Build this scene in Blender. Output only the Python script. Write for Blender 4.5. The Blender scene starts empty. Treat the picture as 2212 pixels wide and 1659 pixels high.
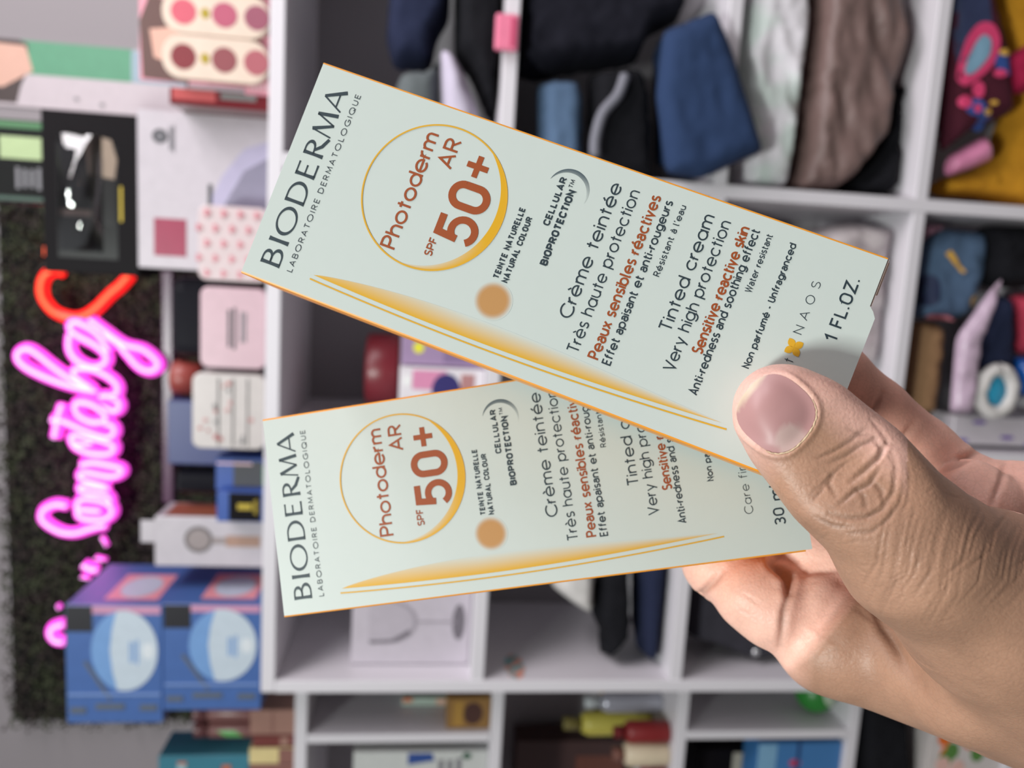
import bpy, bmesh, math, random
import numpy as np
from mathutils import Vector, Matrix, noise
from mathutils.geometry import delaunay_2d_cdt

S = bpy.context.scene
COL = S.collection
random.seed(7)
# ------------------------------------------------------------------ camera (phone held on its side, tilted slightly down)
F, CX, CY = 1680.0, 1106.0, 829.5          # focal length and centre in pixels of the 2212 x 1659 frame
AX = np.array([0.05655668, -0.98901519, -0.13656607])   # world x, y, z seen from the camera (right, down, forward)
AY = np.array([-0.10517714, -0.14192589, 0.98427375])
AZ = np.array([-0.99284395, -0.04130363, -0.11204865])
RW = np.stack([AX, AY, AZ])
EYE = np.array([0.0, -1.15, 1.40])
cd = bpy.data.cameras.new('camera'); cam = bpy.data.objects.new('camera', cd); COL.objects.link(cam)
cd.sensor_width = 36.0; cd.lens = F * 36.0 / 2212.0; cd.clip_start = 0.01; cd.clip_end = 50
cam.matrix_world = Matrix(((RW[0, 0], -RW[0, 1], -RW[0, 2], EYE[0]), (RW[1, 0], -RW[1, 1], -RW[1, 2], EYE[1]),
                           (RW[2, 0], -RW[2, 1], -RW[2, 2], EYE[2]), (0, 0, 0, 1)))
cd.dof.use_dof = True; cd.dof.focus_distance = 0.163; cd.dof.aperture_fstop = 14.0
S.camera = cam
# ------------------------------------------------------------------ light and exposure
S.view_settings.view_transform = 'Standard'; S.view_settings.look = 'None'
S.view_settings.gamma = 1.0; S.view_settings.use_curve_mapping = False
S.view_settings.exposure = -0.2
wd = bpy.data.worlds.new('world'); S.world = wd; wd.use_nodes = True
wd.node_tree.nodes['Background'].inputs[0].default_value = (1.0, 0.95, 0.98, 1)
wd.node_tree.nodes['Background'].inputs[1].default_value = 0.17
def area(name, loc, target, sx, sy, power, color):
    l = bpy.data.lights.new(name, 'AREA'); l.shape = 'RECTANGLE'; l.size = sx; l.size_y = sy; l.energy = power; l.color = color
    o = bpy.data.objects.new(name, l); COL.objects.link(o); o.location = loc
    o.rotation_euler = (Vector(target) - Vector(loc)).to_track_quat('-Z', 'Y').to_euler(); return o
area('ceiling_and_fill_light', (-0.50, -2.10, 2.78), (0.0, -0.9, 1.4), 0.36, 0.2, 43, (0.93, 1.0, 0.95))
area('ceiling_and_fill_light', (0.9, -0.75, 2.6), (0.5, -0.3, 1.0), 1.3, 0.4, 26, (1.0, 0.95, 0.97))
area('ceiling_and_fill_light', (1.75, -1.0, 2.55), (-0.6, 0.1, 1.1), 1.2, 0.3, 24, (1.0, 0.95, 0.97))  # fill added on the right to brighten the inner shelf sides
S.cycles.max_bounces = 6; S.cycles.caustics_reflective = False; S.cycles.caustics_refractive = False
S.cycles.sample_clamp_indirect = 4.0

# ------------------------------------------------------------------ helpers
def at(px, py, y):
    d = RW @ np.array([(px - CX) / F, (py - CY) / F, 1.0]); return EYE + d * ((y - EYE[1]) / d[1])
def cam2w(p): return EYE + RW @ np.asarray(p, float)
def pd(px, py, w): return np.array([(px - CX) / F * w, (py - CY) / F * w, w])     # pixel + distance -> camera-space point
def srgb(r, g, b):
    f = lambda c: (c / 255) / 12.92 if c <= 10.3 else ((c / 255 + 0.055) / 1.055) ** 2.4
    return (f(r), f(g), f(b))
MATS = {}
def mat(name, rgb, rough=0.55, metal=0.0, vary=0.08, scale=60.0, bump=0.0, emit=None, strength=0.0, lin=False, sheen=0.0, spec=0.5, alpha=1.0, trans=0.0, rgb2=None, detail=2.0):
    if name in MATS: return MATS[name]
    m = bpy.data.materials.new(name); m.use_nodes = True; nt = m.node_tree; b = nt.nodes['Principled BSDF']
    c = rgb if lin else srgb(*rgb)
    tc = nt.nodes.new('ShaderNodeTexCoord'); nz = nt.nodes.new('ShaderNodeTexNoise')
    nz.inputs['Scale'].default_value = scale; nz.inputs['Detail'].default_value = detail
    nt.links.new(tc.outputs['Object'], nz.inputs['Vector'])
    mx = nt.nodes.new('ShaderNodeMix'); mx.data_type = 'RGBA'
    c2 = tuple(min(1, x * (1 + vary)) for x in c) if rgb2 is None else srgb(*rgb2)
    c1 = tuple(x * (1 - vary) for x in c) if rgb2 is None else c
    mx.inputs[6].default_value = (*c1, 1); mx.inputs[7].default_value = (*c2, 1)
    if rgb2 is not None:
        rp = nt.nodes.new('ShaderNodeValToRGB'); rp.color_ramp.elements[0].position = .42; rp.color_ramp.elements[1].position = .58
        nt.links.new(nz.outputs['Fac'], rp.inputs[0]); nt.links.new(rp.outputs[0], mx.inputs[0])
    else: nt.links.new(nz.outputs['Fac'], mx.inputs[0])
    nt.links.new(mx.outputs[2], b.inputs['Base Color'])
    b.inputs['Roughness'].default_value = rough; b.inputs['Metallic'].default_value = metal
    b.inputs['Specular IOR Level'].default_value = spec
    if sheen: b.inputs['Sheen Weight'].default_value = sheen
    if alpha < 1: b.inputs['Alpha'].default_value = alpha
    if trans: b.inputs['Transmission Weight'].default_value = trans
    if bump:
        bp = nt.nodes.new('ShaderNodeBump'); bp.inputs['Strength'].default_value = bump; bp.inputs['Distance'].default_value = 0.002
        nt.links.new(nz.outputs['Fac'], bp.inputs['Height']); nt.links.new(bp.outputs[0], b.inputs['Normal'])
    if emit is not None:
        b.inputs['Emission Color'].default_value = (*emit, 1); b.inputs['Emission Strength'].default_value = strength
    MATS[name] = m; return m
def attr_mat(name, attr='col', rough=0.5, spec=0.4):
    m = bpy.data.materials.new(name); m.use_nodes = True; nt = m.node_tree; b = nt.nodes['Principled BSDF']
    a = nt.nodes.new('ShaderNodeVertexColor'); a.layer_name = attr; nt.links.new(a.outputs[0], b.inputs['Base Color'])
    b.inputs['Roughness'].default_value = rough; b.inputs['Specular IOR Level'].default_value = spec
    MATS[name] = m; return m
def link(name, me, m=None, parent=None, smooth=False):
    o = bpy.data.objects.new(name, me); COL.objects.link(o)
    if m is not None and not me.materials: me.materials.append(m)
    if smooth: me.polygons.foreach_set('use_smooth', [True] * len(me.polygons))
    if parent is not None: o.parent = parent
    return o
def mesh_of(name, V, Fc):
    me = bpy.data.meshes.new(name); me.from_pydata([tuple(map(float, v)) for v in V], [], [tuple(map(int, f)) for f in Fc]); me.update(); return me
def tag(o, label=None, cat=None, group=None, kind=None):
    if label: o['label'] = label
    if cat: o['category'] = cat
    if group: o['group'] = group
    if kind: o['kind'] = kind
    return o
def empty(name, loc, label, cat, group=None):
    o = bpy.data.objects.new(name, None); COL.objects.link(o); o.location = tuple(loc); o.empty_display_size = 0.02
    return tag(o, label, cat, group)
def box_me(name, x0, x1, y0, y1, z0, z1, bev=0.0, seg=2):
    bm = bmesh.new(); bmesh.ops.create_cube(bm, size=1)
    for v in bm.verts: v.co = ((x0 + x1) / 2 + v.co.x * (x1 - x0), (y0 + y1) / 2 + v.co.y * (y1 - y0), (z0 + z1) / 2 + v.co.z * (z1 - z0))
    if bev > 0: bmesh.ops.bevel(bm, geom=bm.edges[:], offset=min(bev, .45 * min(x1 - x0, y1 - y0, z1 - z0)), segments=seg, affect='EDGES', profile=.6)
    me = bpy.data.meshes.new(name); bm.to_mesh(me); bm.free(); return me
def box(name, x0, x1, y0, y1, z0, z1, m, parent=None, bev=0.0, seg=2):
    """box given in world coordinates, its origin at the centre of its base (relative to the parent if any)"""
    px, py, pz = (parent.location if parent is not None else (0, 0, 0))
    o = link(name, box_me(name, -(x1 - x0) / 2, (x1 - x0) / 2, -(y1 - y0) / 2, (y1 - y0) / 2, 0, z1 - z0, bev, seg), m, parent)
    o.location = ((x0 + x1) / 2 - px, (y0 + y1) / 2 - py, z0 - pz); return o
def ribbon(pts, w, closed=False):
    """flat ribbon of width w (number or list) along 2-D points -> verts, quads"""
    P = np.array(pts, float); n = len(P); W_ = np.full(n, w) if np.isscalar(w) else np.asarray(w, float)
    T = np.roll(P, -1, 0) - np.roll(P, 1, 0) if closed else None
    V = []
    for i in range(n):
        a = P[i] - P[i - 1] if (closed or i > 0) else P[1] - P[0]
        b = P[(i + 1) % n] - P[i] if (closed or i < n - 1) else P[-1] - P[-2]
        a = a / (np.linalg.norm(a) + 1e-12); b = b / (np.linalg.norm(b) + 1e-12)
        na = np.array([-a[1], a[0]]); nb = np.array([-b[1], b[0]]); m_ = na + nb; l = np.linalg.norm(m_)
        m_ = m_ / l if l > 1e-6 else na
        k = 1.0 / max(0.35, m_ @ na); V += [P[i] + m_ * k * W_[i] / 2, P[i] - m_ * k * W_[i] / 2]
    Q = [(2 * i, 2 * i + 1, (2 * ((i + 1) % n)) + 1, 2 * ((i + 1) % n)) for i in range(n if closed else n - 1)]
    return V, Q
def arc(cx, cy, rx, ry, a0, a1, n=None):
    n = n or max(5, int(abs(a1 - a0) / 12)); t = np.radians(np.linspace(a0, a1, n + 1))
    return [(cx + rx * math.cos(a), cy + ry * math.sin(a)) for a in t]
# ------------------------------------------------------------------ lettering: a plain stroke alphabet (cap height 1, lower case 0.70)
def _glyphs():
    g = {}; A = arc; o = [A(.35, .35, .35, .35, 0, 360)]
    stem = lambda x, y0, y1: [(x, y0), (x, y1)]
    g['o'] = (.70, o); g['a'] = (.66, [A(.33, .35, .33, .35, 0, 360), stem(.66, 0, .70)])
    g['b'] = (.68, [stem(0, 0, 1.02), A(.34, .35, .34, .35, 0, 360)]); g['d'] = (.68, [A(.34, .35, .34, .35, 0, 360), stem(.68, 0, 1.02)])
    g['p'] = (.68, [stem(0, -.28, .70), A(.34, .35, .34, .35, 0, 360)])
    g['g'] = (.68, [A(.34, .35, .34, .35, 0, 360), [(.68, .70), (.68, 0)] + A(.34, 0, .34, .28, 0, -140)])
    g['c'] = (.62, [A(.35, .35, .35, .35, 42, 318)]); g['e'] = (.70, [[(.02, .34), (.70, .34)] + A(.35, .35, .35, .35, 2, 318)])
    g['é'] = (.70, g['e'][1] + [[(.30, .82), (.48, 1.02)]]); g['è'] = (.70, g['e'][1] + [[(.40, .82), (.22, 1.02)]]); g['à'] = (.66, g['a'][1] + [[(.40, .82), (.22, 1.02)]])
    g['h'] = (.56, [stem(0, 0, 1.02), [(0, .38)] + A(.28, .40, .28, .30, 180, 0) + [(.56, 0)]]); g['n'] = (.56, [stem(0, 0, .70), [(0, .38)] + A(.28, .40, .28, .30, 180, 0) + [(.56, 0)]])
    g['m'] = (.92, [stem(0, 0, .70), [(0, .40)] + A(.23, .45, .23, .25, 180, 0) + [(.46, 0)], [(.46, .40)] + A(.69, .45, .23, .25, 180, 0) + [(.92, 0)]])
    g['u'] = (.56, [[(0, .70)] + A(.28, .30, .28, .30, 180, 360) + [(.56, .70)], stem(.56, 0, .3)])
    g['r'] = (.30, [stem(0, 0, .70), [(0, .36)] + A(.30, .36, .30, .33, 180, 88)]); g['t'] = (.34, [stem(.17, 0, .94), [(0, .69), (.34, .69)]])
    g['f'] = (.34, [[(.12, 0)] + A(.36, .78, .24, .23, 180, 92), [(0, .69), (.34, .69)]]); g['i'] = (.0, [stem(0, 0, .70), stem(0, .86, .99)]); g['l'] = (.0, [stem(0, 0, 1.02)])
    g['s'] = (.44, [A(.23, .525, .20, .175, 35, 270) + A(.22, .175, .23, .175, 90, -145)])
    g['v'] = (.56, [[(0, .70), (.28, 0), (.56, .70)]]); g['w'] = (.86, [[(0, .70), (.21, 0), (.43, .70), (.65, 0), (.86, .70)]]); g['x'] = (.52, [[(0, .70), (.52, 0)], [(.52, .70), (0, 0)]])
    g['y'] = (.58, [[(0, .70), (.30, .02)], [(.58, .70), (.19, -.28)]]); g['k'] = (.50, [stem(0, 0, 1.02), [(.48, .70), (.02, .28)], [(.20, .44), (.50, 0)]])
    g["'"] = (.05, [[(.06, 1.02), (0, .78)]]); g['-'] = (.30, [[(0, .34), (.30, .34)]]); g['.'] = (.0, [stem(0, -.04, .10)]); g[' '] = (.34, [])
    g['A'] = (.74, [[(0, 0), (.37, 1), (.74, 0)], [(.14, .32), (.60, .32)]])
    g['B'] = (.58, [[(0, 0), (0, 1), (.30, 1)] + A(.30, .77, .24, .23, 85, -85) + [(.30, .54), (0, .54)], [(.30, .54)] + A(.31, .27, .27, .27, 85, -85) + [(.31, 0), (0, 0)]])
    g['C'] = (.84, [A(.5, .5, .5, .5, 44, 316)]); g['D'] = (.72, [[(0, 0), (0, 1), (.26, 1)] + A(.26, .5, .46, .5, 85, -85) + [(.26, 0), (0, 0)]])
    g['E'] = (.48, [[(.48, 1), (0, 1), (0, 0), (.48, 0)], [(0, .52), (.43, .52)]]); g['F'] = (.46, [[(.46, 1), (0, 1), (0, 0)], [(0, .50), (.40, .50)]])
    g['G'] = (.92, [A(.5, .5, .5, .5, 44, 330) + [(.93, .46), (.55, .46)]]); g['I'] = (.0, [stem(0, 0, 1)]); g['L'] = (.44, [[(0, 1), (0, 0), (.44, 0)]])
    g['M'] = (.86, [[(0, 0), (.08, 1), (.43, .15), (.78, 1), (.86, 0)]]); g['N'] = (.64, [[(0, 0), (0, 1), (.64, 0), (.64, 1)]]); g['O'] = (1.0, [A(.5, .5, .5, .5, 0, 360)])
    g['P'] = (.56, [[(0, 0), (0, 1), (.29, 1)] + A(.29, .73, .27, .27, 85, -85) + [(.29, .46), (0, .46)]]); g['Q'] = (1.0, [A(.5, .5, .5, .5, 0, 360), [(.58, .30), (.95, -.04)]])
    g['R'] = (.58, [[(0, 0), (0, 1), (.29, 1)] + A(.29, .74, .26, .26, 85, -85) + [(.29, .48), (0, .48)], [(.26, .48), (.58, 0)]])
    g['S'] = (.52, [A(.27, .76, .24, .24, 35, 270) + A(.26, .26, .27, .26, 90, -145)]); g['T'] = (.56, [stem(.28, 0, 1), [(0, 1), (.56, 1)]])
    g['U'] = (.62, [[(0, 1)] + A(.31, .31, .31, .31, 180, 360) + [(.62, 1)]]); g['V'] = (.70, [[(0, 1), (.35, 0), (.70, 1)]]); g['W'] = (1.0, [[(0, 1), (.25, 0), (.5, 1), (.75, 0), (1.0, 1)]]); g['Z'] = (.60, [[(0, 1), (.58, 1), (0, 0), (.60, 0)]])
    g['0'] = (.56, [A(.28, .70, .28, .30, 0, 180) + A(.28, .30, .28, .30, 180, 360) + [(.56, .70)]]); g['1'] = (.26, [[(0, .76), (.24, 1), (.24, 0)]])
    g['3'] = (.52, [A(.25, .76, .24, .24, 150, -85) + [(.18, .53)], [(.18, .53), (.25, .53)] + A(.25, .265, .27, .265, 85, -150)])
    g['5'] = (.56, [[(.54, 1), (.07, 1), (.03, .44)], A(.26, .335, .30, .335, 132, -150)])
    return g
GL = _glyphs()
DIN = {'O': (.60, [[(0, .7)] + arc(.3, .7, .3, .3, 180, 0) + arc(.3, .3, .3, .3, 0, -180) + [(0, .7)]]), 'C': (.54, [arc(.3, .70, .3, .30, 15, 180) + arc(.3, .30, .3, .30, 180, 345)]), 'U': (.56, [[(0, 1)] + arc(.28, .28, .28, .28, 180, 360) + [(.56, 1)]]),
       'a': (.50, [arc(.25, .46, .25, .24, 150, 0) + [(.50, 0)], [(.50, .40), (.22, .40)] + arc(.22, .20, .22, .20, 90, 270) + [(.30, 0), (.50, .12)]]), 'à': None, 'A': (.62, [[(0, 0), (.31, 1), (.62, 0)], [(.12, .28), (.50, .28)]]), 'N': (.56, [[(0, 0), (0, 1), (.56, 0), (.56, 1)]]),
       'l': (.12, [[(0, 1.02), (0, .14), (.03, .02), (.14, 0)]]), 't': (.34, [[(.12, .94), (.12, .14), (.17, .02), (.34, .01)], [(0, .69), (.34, .69)]])}
DIN['à'] = (.50, DIN['a'][1] + [[(.36, .82), (.20, 1.02)]])
def text_mesh(s, x0, x1, y, cap, w, din=False, gap=.30):
    """one line of stroke lettering fitted from x0 to x1 on baseline y; w = stroke width"""
    V, Fc = [], []; adv = []; x = 0.0; ns = 0
    for ch in s:
        gw, st = (DIN.get(ch) if din else None) or GL[ch]
        adv.append((x, st)); x += gw + (gap if ch != ' ' else gap * .55)
    tot = x - (gap if s[-1] != ' ' else 0); sx = (x1 - x0 - w) / max(tot, 1e-6); sy = cap - w
    for gx, st in adv:
        for pl in st:
            P = [(x0 + w / 2 + (gx + p[0]) * sx, y + w / 2 + p[1] * sy) for p in pl]
            v, q = ribbon(P, w); b = len(V); ns += 1; V += [(a[0], a[1], .008 * (ns % 4) + .012 * i_ / len(v)) for i_, a in enumerate(v)]; Fc += [tuple(i + b for i in f) for f in q]
    return V, Fc
class Flat:
    """collects flat ink (2-D, mm on a face) and links it as one mesh lying a hair above that face"""
    def __init__(s): s.V, s.F = [], []
    def add(s, VF):
        b = len(s.V); s.V += [tuple(v) for v in VF[0]]; s.F += [tuple(i + b for i in f) for f in VF[1]]; return s
    def poly(s, pts): return s.add((list(pts), [tuple(range(len(pts)))]))
    def link(s, name, m, parent, z=0.00006, k=.001):
        return link(name, mesh_of(name, [(v[0] * k, v[1] * k, z + (v[2] * k if len(v) > 2 else 0)) for v in s.V], s.F), m, parent)
# ------------------------------------------------------------------ the room
WALLY = 0.44
m_wall = mat('wall_paint', (150, 143, 147), .75, vary=.03, scale=3, bump=.1)
m_floor = mat('floor_tile', (150, 146, 142), .35, vary=.06, scale=2)
m_white = mat('white_laminate', (220, 216, 222), .38, vary=.015, scale=4)
m_back = mat('grey_backboard', (150, 146, 150), .6, vary=.03, scale=5)
tag(box('wall_back', -2.2, 2.2, WALLY, WALLY + .1, 0, 2.7, m_wall), kind='structure')
tag(box('wall_left', -2.3, -2.2, -3.6, WALLY + .1, 0, 2.7, m_wall), kind='structure')
tag(box('wall_right', 2.2, 2.3, -3.6, WALLY + .1, 0, 2.7, m_wall), kind='structure')
tag(box('floor', -2.3, 2.3, -3.6, WALLY + .1, -.1, 0, m_floor), kind='structure')
# ------------------------------------------------------------------ shelving
TZ = [1.609, 1.287, 0.963, 0.642, 0.322, 0.03]        # underside of each shelf board
VX = [(-.6555, -.6355), (-.262, -.242), (.134, .154), (.532, .552)]
SD = 0.30
su = empty('shelf_unit', ((VX[0][0] + VX[3][1]) / 2, SD / 2, 0), 'large white open cube shelf filled with folded clothes', 'shelf')
for i, z in enumerate(TZ): box('shelf_board', VX[0][0] + .001 * (i == 0) - .0, VX[3][1], (0 if i == 0 else .0015), SD, z, z + .021, m_white, su, .0012, 1)
for i, (a, b) in enumerate(VX): box('upright', a, b, 0.0, SD, .051 if 1 else 0, TZ[0] - .0002, m_white, su, .0012, 1)
box('back_panel', VX[0][0] + .002, VX[3][1] - .002, SD, SD + .006, .03, TZ[0], m_back, su)
box('plinth', VX[0][0] + .01, VX[3][1] - .01, .03, SD, 0, .03, m_white, su)
LY = 0.05; LD = .30; LZ = [1.566, 1.246, .926, .612, .3, .02]; LX = (-1.46, -.664)
lu = empty('shelf_unit', ((LX[0] + LX[1]) / 2, LY + LD / 2, 0), 'white side shelf set back at the end of the cube shelf', 'shelf')
for i, z in enumerate(LZ): box('shelf_board', LX[0], LX[1], LY + (.0015 if i else 0), LY + LD, z, z + .020, m_white, lu, .0012, 1)
for a in (LX[0], LX[1] - .012): box('upright', a, a + .012, LY, LY + LD, .0405, LZ[0] - .0002, m_white, lu, .001, 1)
for r in (0, 2): box('upright', -.772, -.757, LY, LY + LD, LZ[r + 1] + .0205, LZ[r] - .0005, m_white, lu, .001, 1)
box('back_panel', LX[0] + .002, LX[1] - .002, LY + LD, LY + LD + .006, .02, LZ[0], m_back, lu)
box('plinth', LX[0] + .01, LX[1] - .01, LY + .03, LY + LD, 0, .02, m_white, lu)
# ------------------------------------------------------------------ the two cream boxes in the hand
def rod(w):
    w = np.array(w); t = np.linalg.norm(w); k = w / t; K = np.array([[0, -k[2], k[1]], [k[2], 0, -k[0]], [-k[1], k[0], 0]])
    return np.eye(3) + np.sin(t) * K + (1 - np.cos(t)) * K @ K
BR0 = np.array([[0, -1, 0], [-1, 0, 0], [0, 0, -1]], float).T
POSE = {'up': ([-0.03375822, 0.10898189, 0.36903430], [0.05943194, 0.02152218, 0.16003911]),
        'lo': ([-0.09709109, 0.12400429, -0.14968024], [0.06936741, 0.03948121, 0.18312333])}
BW, BL, BT = 51.1, 130.0, 21.0
m_card = mat('white_carton', (194, 201, 197), .42, vary=.012, scale=300)
m_cardin = mat('raw_carton', (196, 172, 164), .6)
m_gold = mat('gold_print', (212, 160, 40), .45, vary=.05, scale=400)
m_orange = mat('orange_board', (232, 150, 40), .4, vary=.04, scale=200)
m_slate = mat('slate_ink', (40, 54, 62), .5)
m_brown = mat('brown_ink', (150, 70, 28), .5, vary=.03)
m_grad = attr_mat('printed_blend', rough=.42, spec=.5)
m_copper = mat('copper_flap', (232, 206, 188), .3)
def flared(P, w):   # stem with slightly widened ends
    P = np.array(P, float); t = np.linspace(0, 1, 9); Q = P[0] + (P[1] - P[0]) * t[:, None]
    return ribbon(Q, w * (.92 + .26 * np.abs(2 * t - 1) ** 2.5))
def nib(pts, thick, thin):
    P = np.array(pts, float); d = np.gradient(P, axis=0); d /= np.linalg.norm(d, axis=1)[:, None] + 1e-9
    return ribbon(P, thin + (thick - thin) * np.abs(d[:, 1]) ** 1.6)
def brand_letters():
    """the wide flared-stem wordmark, letter by letter (mm on the box face)"""
    fl = Flat(); x0, x1, y, h = 4.03, 46.56, 121.86, 4.72; L = x1 - x0; X = lambda t: x0 + t * L
    tk, tn = .78, .36; up = y + h
    def stem(x, w=tk): fl.add(flared([(x, y), (x, up)], w))
    def hbar(xa, xb, yy, w=tn): fl.add(flared([(xa, yy), (xb, yy)], w))
    b = X(0) + tk / 2; stem(b)                                                                          # B
    fl.add(nib([(b, up - tn / 2), (b + 1.0, up - tn / 2)] + arc(b + 1.1, y + 3.55, 1.45, .98, 85, -85, 16) + [(b, y + 2.56)], tk, tn))
    fl.add(nib([(b, y + 2.5), (b + 1.2, y + 2.5)] + arc(b + 1.35, y + 1.36, 1.85, 1.18, 85, -85, 16) + [(b, y + tn / 2)], tk * 1.05, tn))
    stem(X(.134), tk * 1.08)                                                                            # I
    fl.add(nib(arc(X(.246), y + h / 2, .0700 * L, h / 2 - tn / 2, 0, 360, 48), tk, tn))                 # O
    d = X(.349) + tk / 2; stem(d)                                                                       # D
    fl.add(nib([(d, up - tn / 2), (d + 1.2, up - tn / 2)] + arc(d + 1.4, y + h / 2, X(.468) - d - 1.4 - tk / 2, h / 2 - tn / 2, 86, -86, 26) + [(d, y + tn / 2)], tk, tn))
    e = X(.499) + tk / 2; stem(e); hbar(e, X(.572), up - tn / 2); hbar(e, X(.578), y + tn / 2, tn * 1.2); hbar(e, X(.562), y + h * .53)     # E
    r = X(.617) + tk / 2; stem(r)                                                                       # R
    fl.add(nib([(r, up - tn / 2), (r + .9, up - tn / 2)] + arc(r + 1.0, y + 3.5, 1.65, 1.05, 85, -85, 18) + [(r, y + 2.4)], tk, tn))
    fl.add(ribbon([(r + .9, y + 2.5), (r + 2.2, y + 1.0), (X(.726), y)], [tk * .8, tk, tk * .9]))
    a, c = X(.733), X(.862); q = (c - a)                                                                # M
    fl.add(ribbon([(a + .15, y), (a + q * .17, up)], [tn, tn * .9])); fl.add(ribbon([(a + q * .17, up), (a + q * .52, y + .15)], [tk * 1.1, tk * .8]))
    fl.add(ribbon([(a + q * .52, y + .15), (a + q * .83, up)], [tn, tn])); fl.add(ribbon([(a + q * .83, up), (c - .2, y)], [tk, tk * 1.1]))
    a, c = X(.878), X(1.0); q = c - a                                                                   # A
    fl.add(ribbon([(a + .15, y), (a + q * .50, up)], [tn, tn])); fl.add(ribbon([(a + q * .50, up), (c - .4, y)], [tk * .9, tk * 1.15])); fl.add(ribbon([(a + q * .2, y + 1.4), (a + q * .74, y + 1.4)], tn))
    return fl
LINES = [  # text, x0, x1, baseline, cap height, stroke, narrow alphabet, gap
    ('LABORATOIRE DERMATOLOGIQUE', 4.1, 46.63, 118.7, 1.35, .16, 0, .42), ('TEINTE NATURELLE', 18.73, 35.22, 74.62, 1.38, .30, 1, .34), ('NATURAL COLOUR', 18.59, 33.82, 72.44, 1.38, .30, 1, .34),
    ('CELLULAR', 33.32, 44.44, 68.49, 1.55, .34, 1, .32), ('BIOPROTECTION', 24.98, 42.39, 65.8, 1.70, .40, 1, .32), ('TM', 42.75, 44.6, 66.75, .95, .15, 1, .25),
    ('Crème teintée', 16.0, 46.99, 56.75, 3.05, .34, 0, .22), ('Très haute protection', 9.68, 46.88, 52.7, 2.75, .29, 0, .22), ('Effet apaisant et anti-rougeurs', 9.69, 47.18, 45.4, 2.03, .30, 1, .24),
    ("Résistant à l'eau", 31.07, 47.24, 42.5, 1.47, .2, 1, .26), ('Tinted cream', 20.87, 47.17, 36.06, 2.9, .33, 0, .22), ('Very high protection', 13.2, 47.11, 32.45, 2.7, .29, 0, .22),
    ('Anti-redness and soothing effect', 10.3, 47.52, 26.28, 2.0, .29, 1, .24), ('Water resistant', 34.43, 47.47, 23.5, 1.48, .2, 1, .26), ('Non parfumé - Unfragranced', 19.35, 47.32, 18.3, 1.6, .26, 1, .26),
    ('N', 29.83, 31.5, 10.84, 1.87, .15, 0, .3), ('A', 32.95, 34.85, 10.84, 1.87, .15, 0, .3), ('O', 36.4, 38.35, 10.84, 1.87, .15, 0, .3), ('S', 39.95, 41.4, 10.84, 1.87, .15, 0, .3), ('Care first', 10.42, 24.4, 10.45, 2.05, .16, 0, .28),
    ('1 FL.OZ.', 30.7, 44.6, 3.72, 2.75, .38, 1, .28), ('30 ml', 6.94, 16.6, 3.45, 2.6, .36, 1, .28)]
RED = [('Peaux sensibles réactives', 9.9, 47.35, 48.12, 2.62, .40, 1, .24), ('Sensitive reactive skin', 18.65, 47.29, 28.35, 2.48, .40, 1, .24),
       ('Photoderm', 16.8, 44.12, 98.5, 3.75, .50, 0, .20), ('AR', 37.7, 44.43, 93.2, 3.7, .50, 0, .24), ('SPF', 18.22, 22.39, 90.34, 1.87, .30, 1, .24),
       ('5', 22.75, 29.2, 82.35, 9.6, 1.62, 1, 0), ('0', 30.1, 36.6, 82.45, 9.55, 1.68, 1, 0)]
def grad_mesh(name, parent, rows, cols):
    """rows: list of rows of 2-D points (mm), cols: colour per vertex row by row"""
    nr, nc = len(rows), len(rows[0]); V = [(p[0] * .001, p[1] * .001, .000025) for r in rows for p in r]
    Fq = [(i * nc + j, i * nc + j + 1, (i + 1) * nc + j + 1, (i + 1) * nc + j) for i in range(nr - 1) for j in range(nc - 1)]
    me = mesh_of(name, V, Fq); a = me.color_attributes.new('col', 'FLOAT_COLOR', 'POINT')
    a.data.foreach_set('color', np.array([(*c, 1) for r in cols for c in r], dtype=np.float32).ravel()); return link(name, me, m_grad, parent)
def lerp(a, b, t): return tuple(x + (y - x) * t for x, y in zip(a, b))
WHT = srgb(194, 201, 197); GLD = srgb(212, 160, 30)
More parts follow.
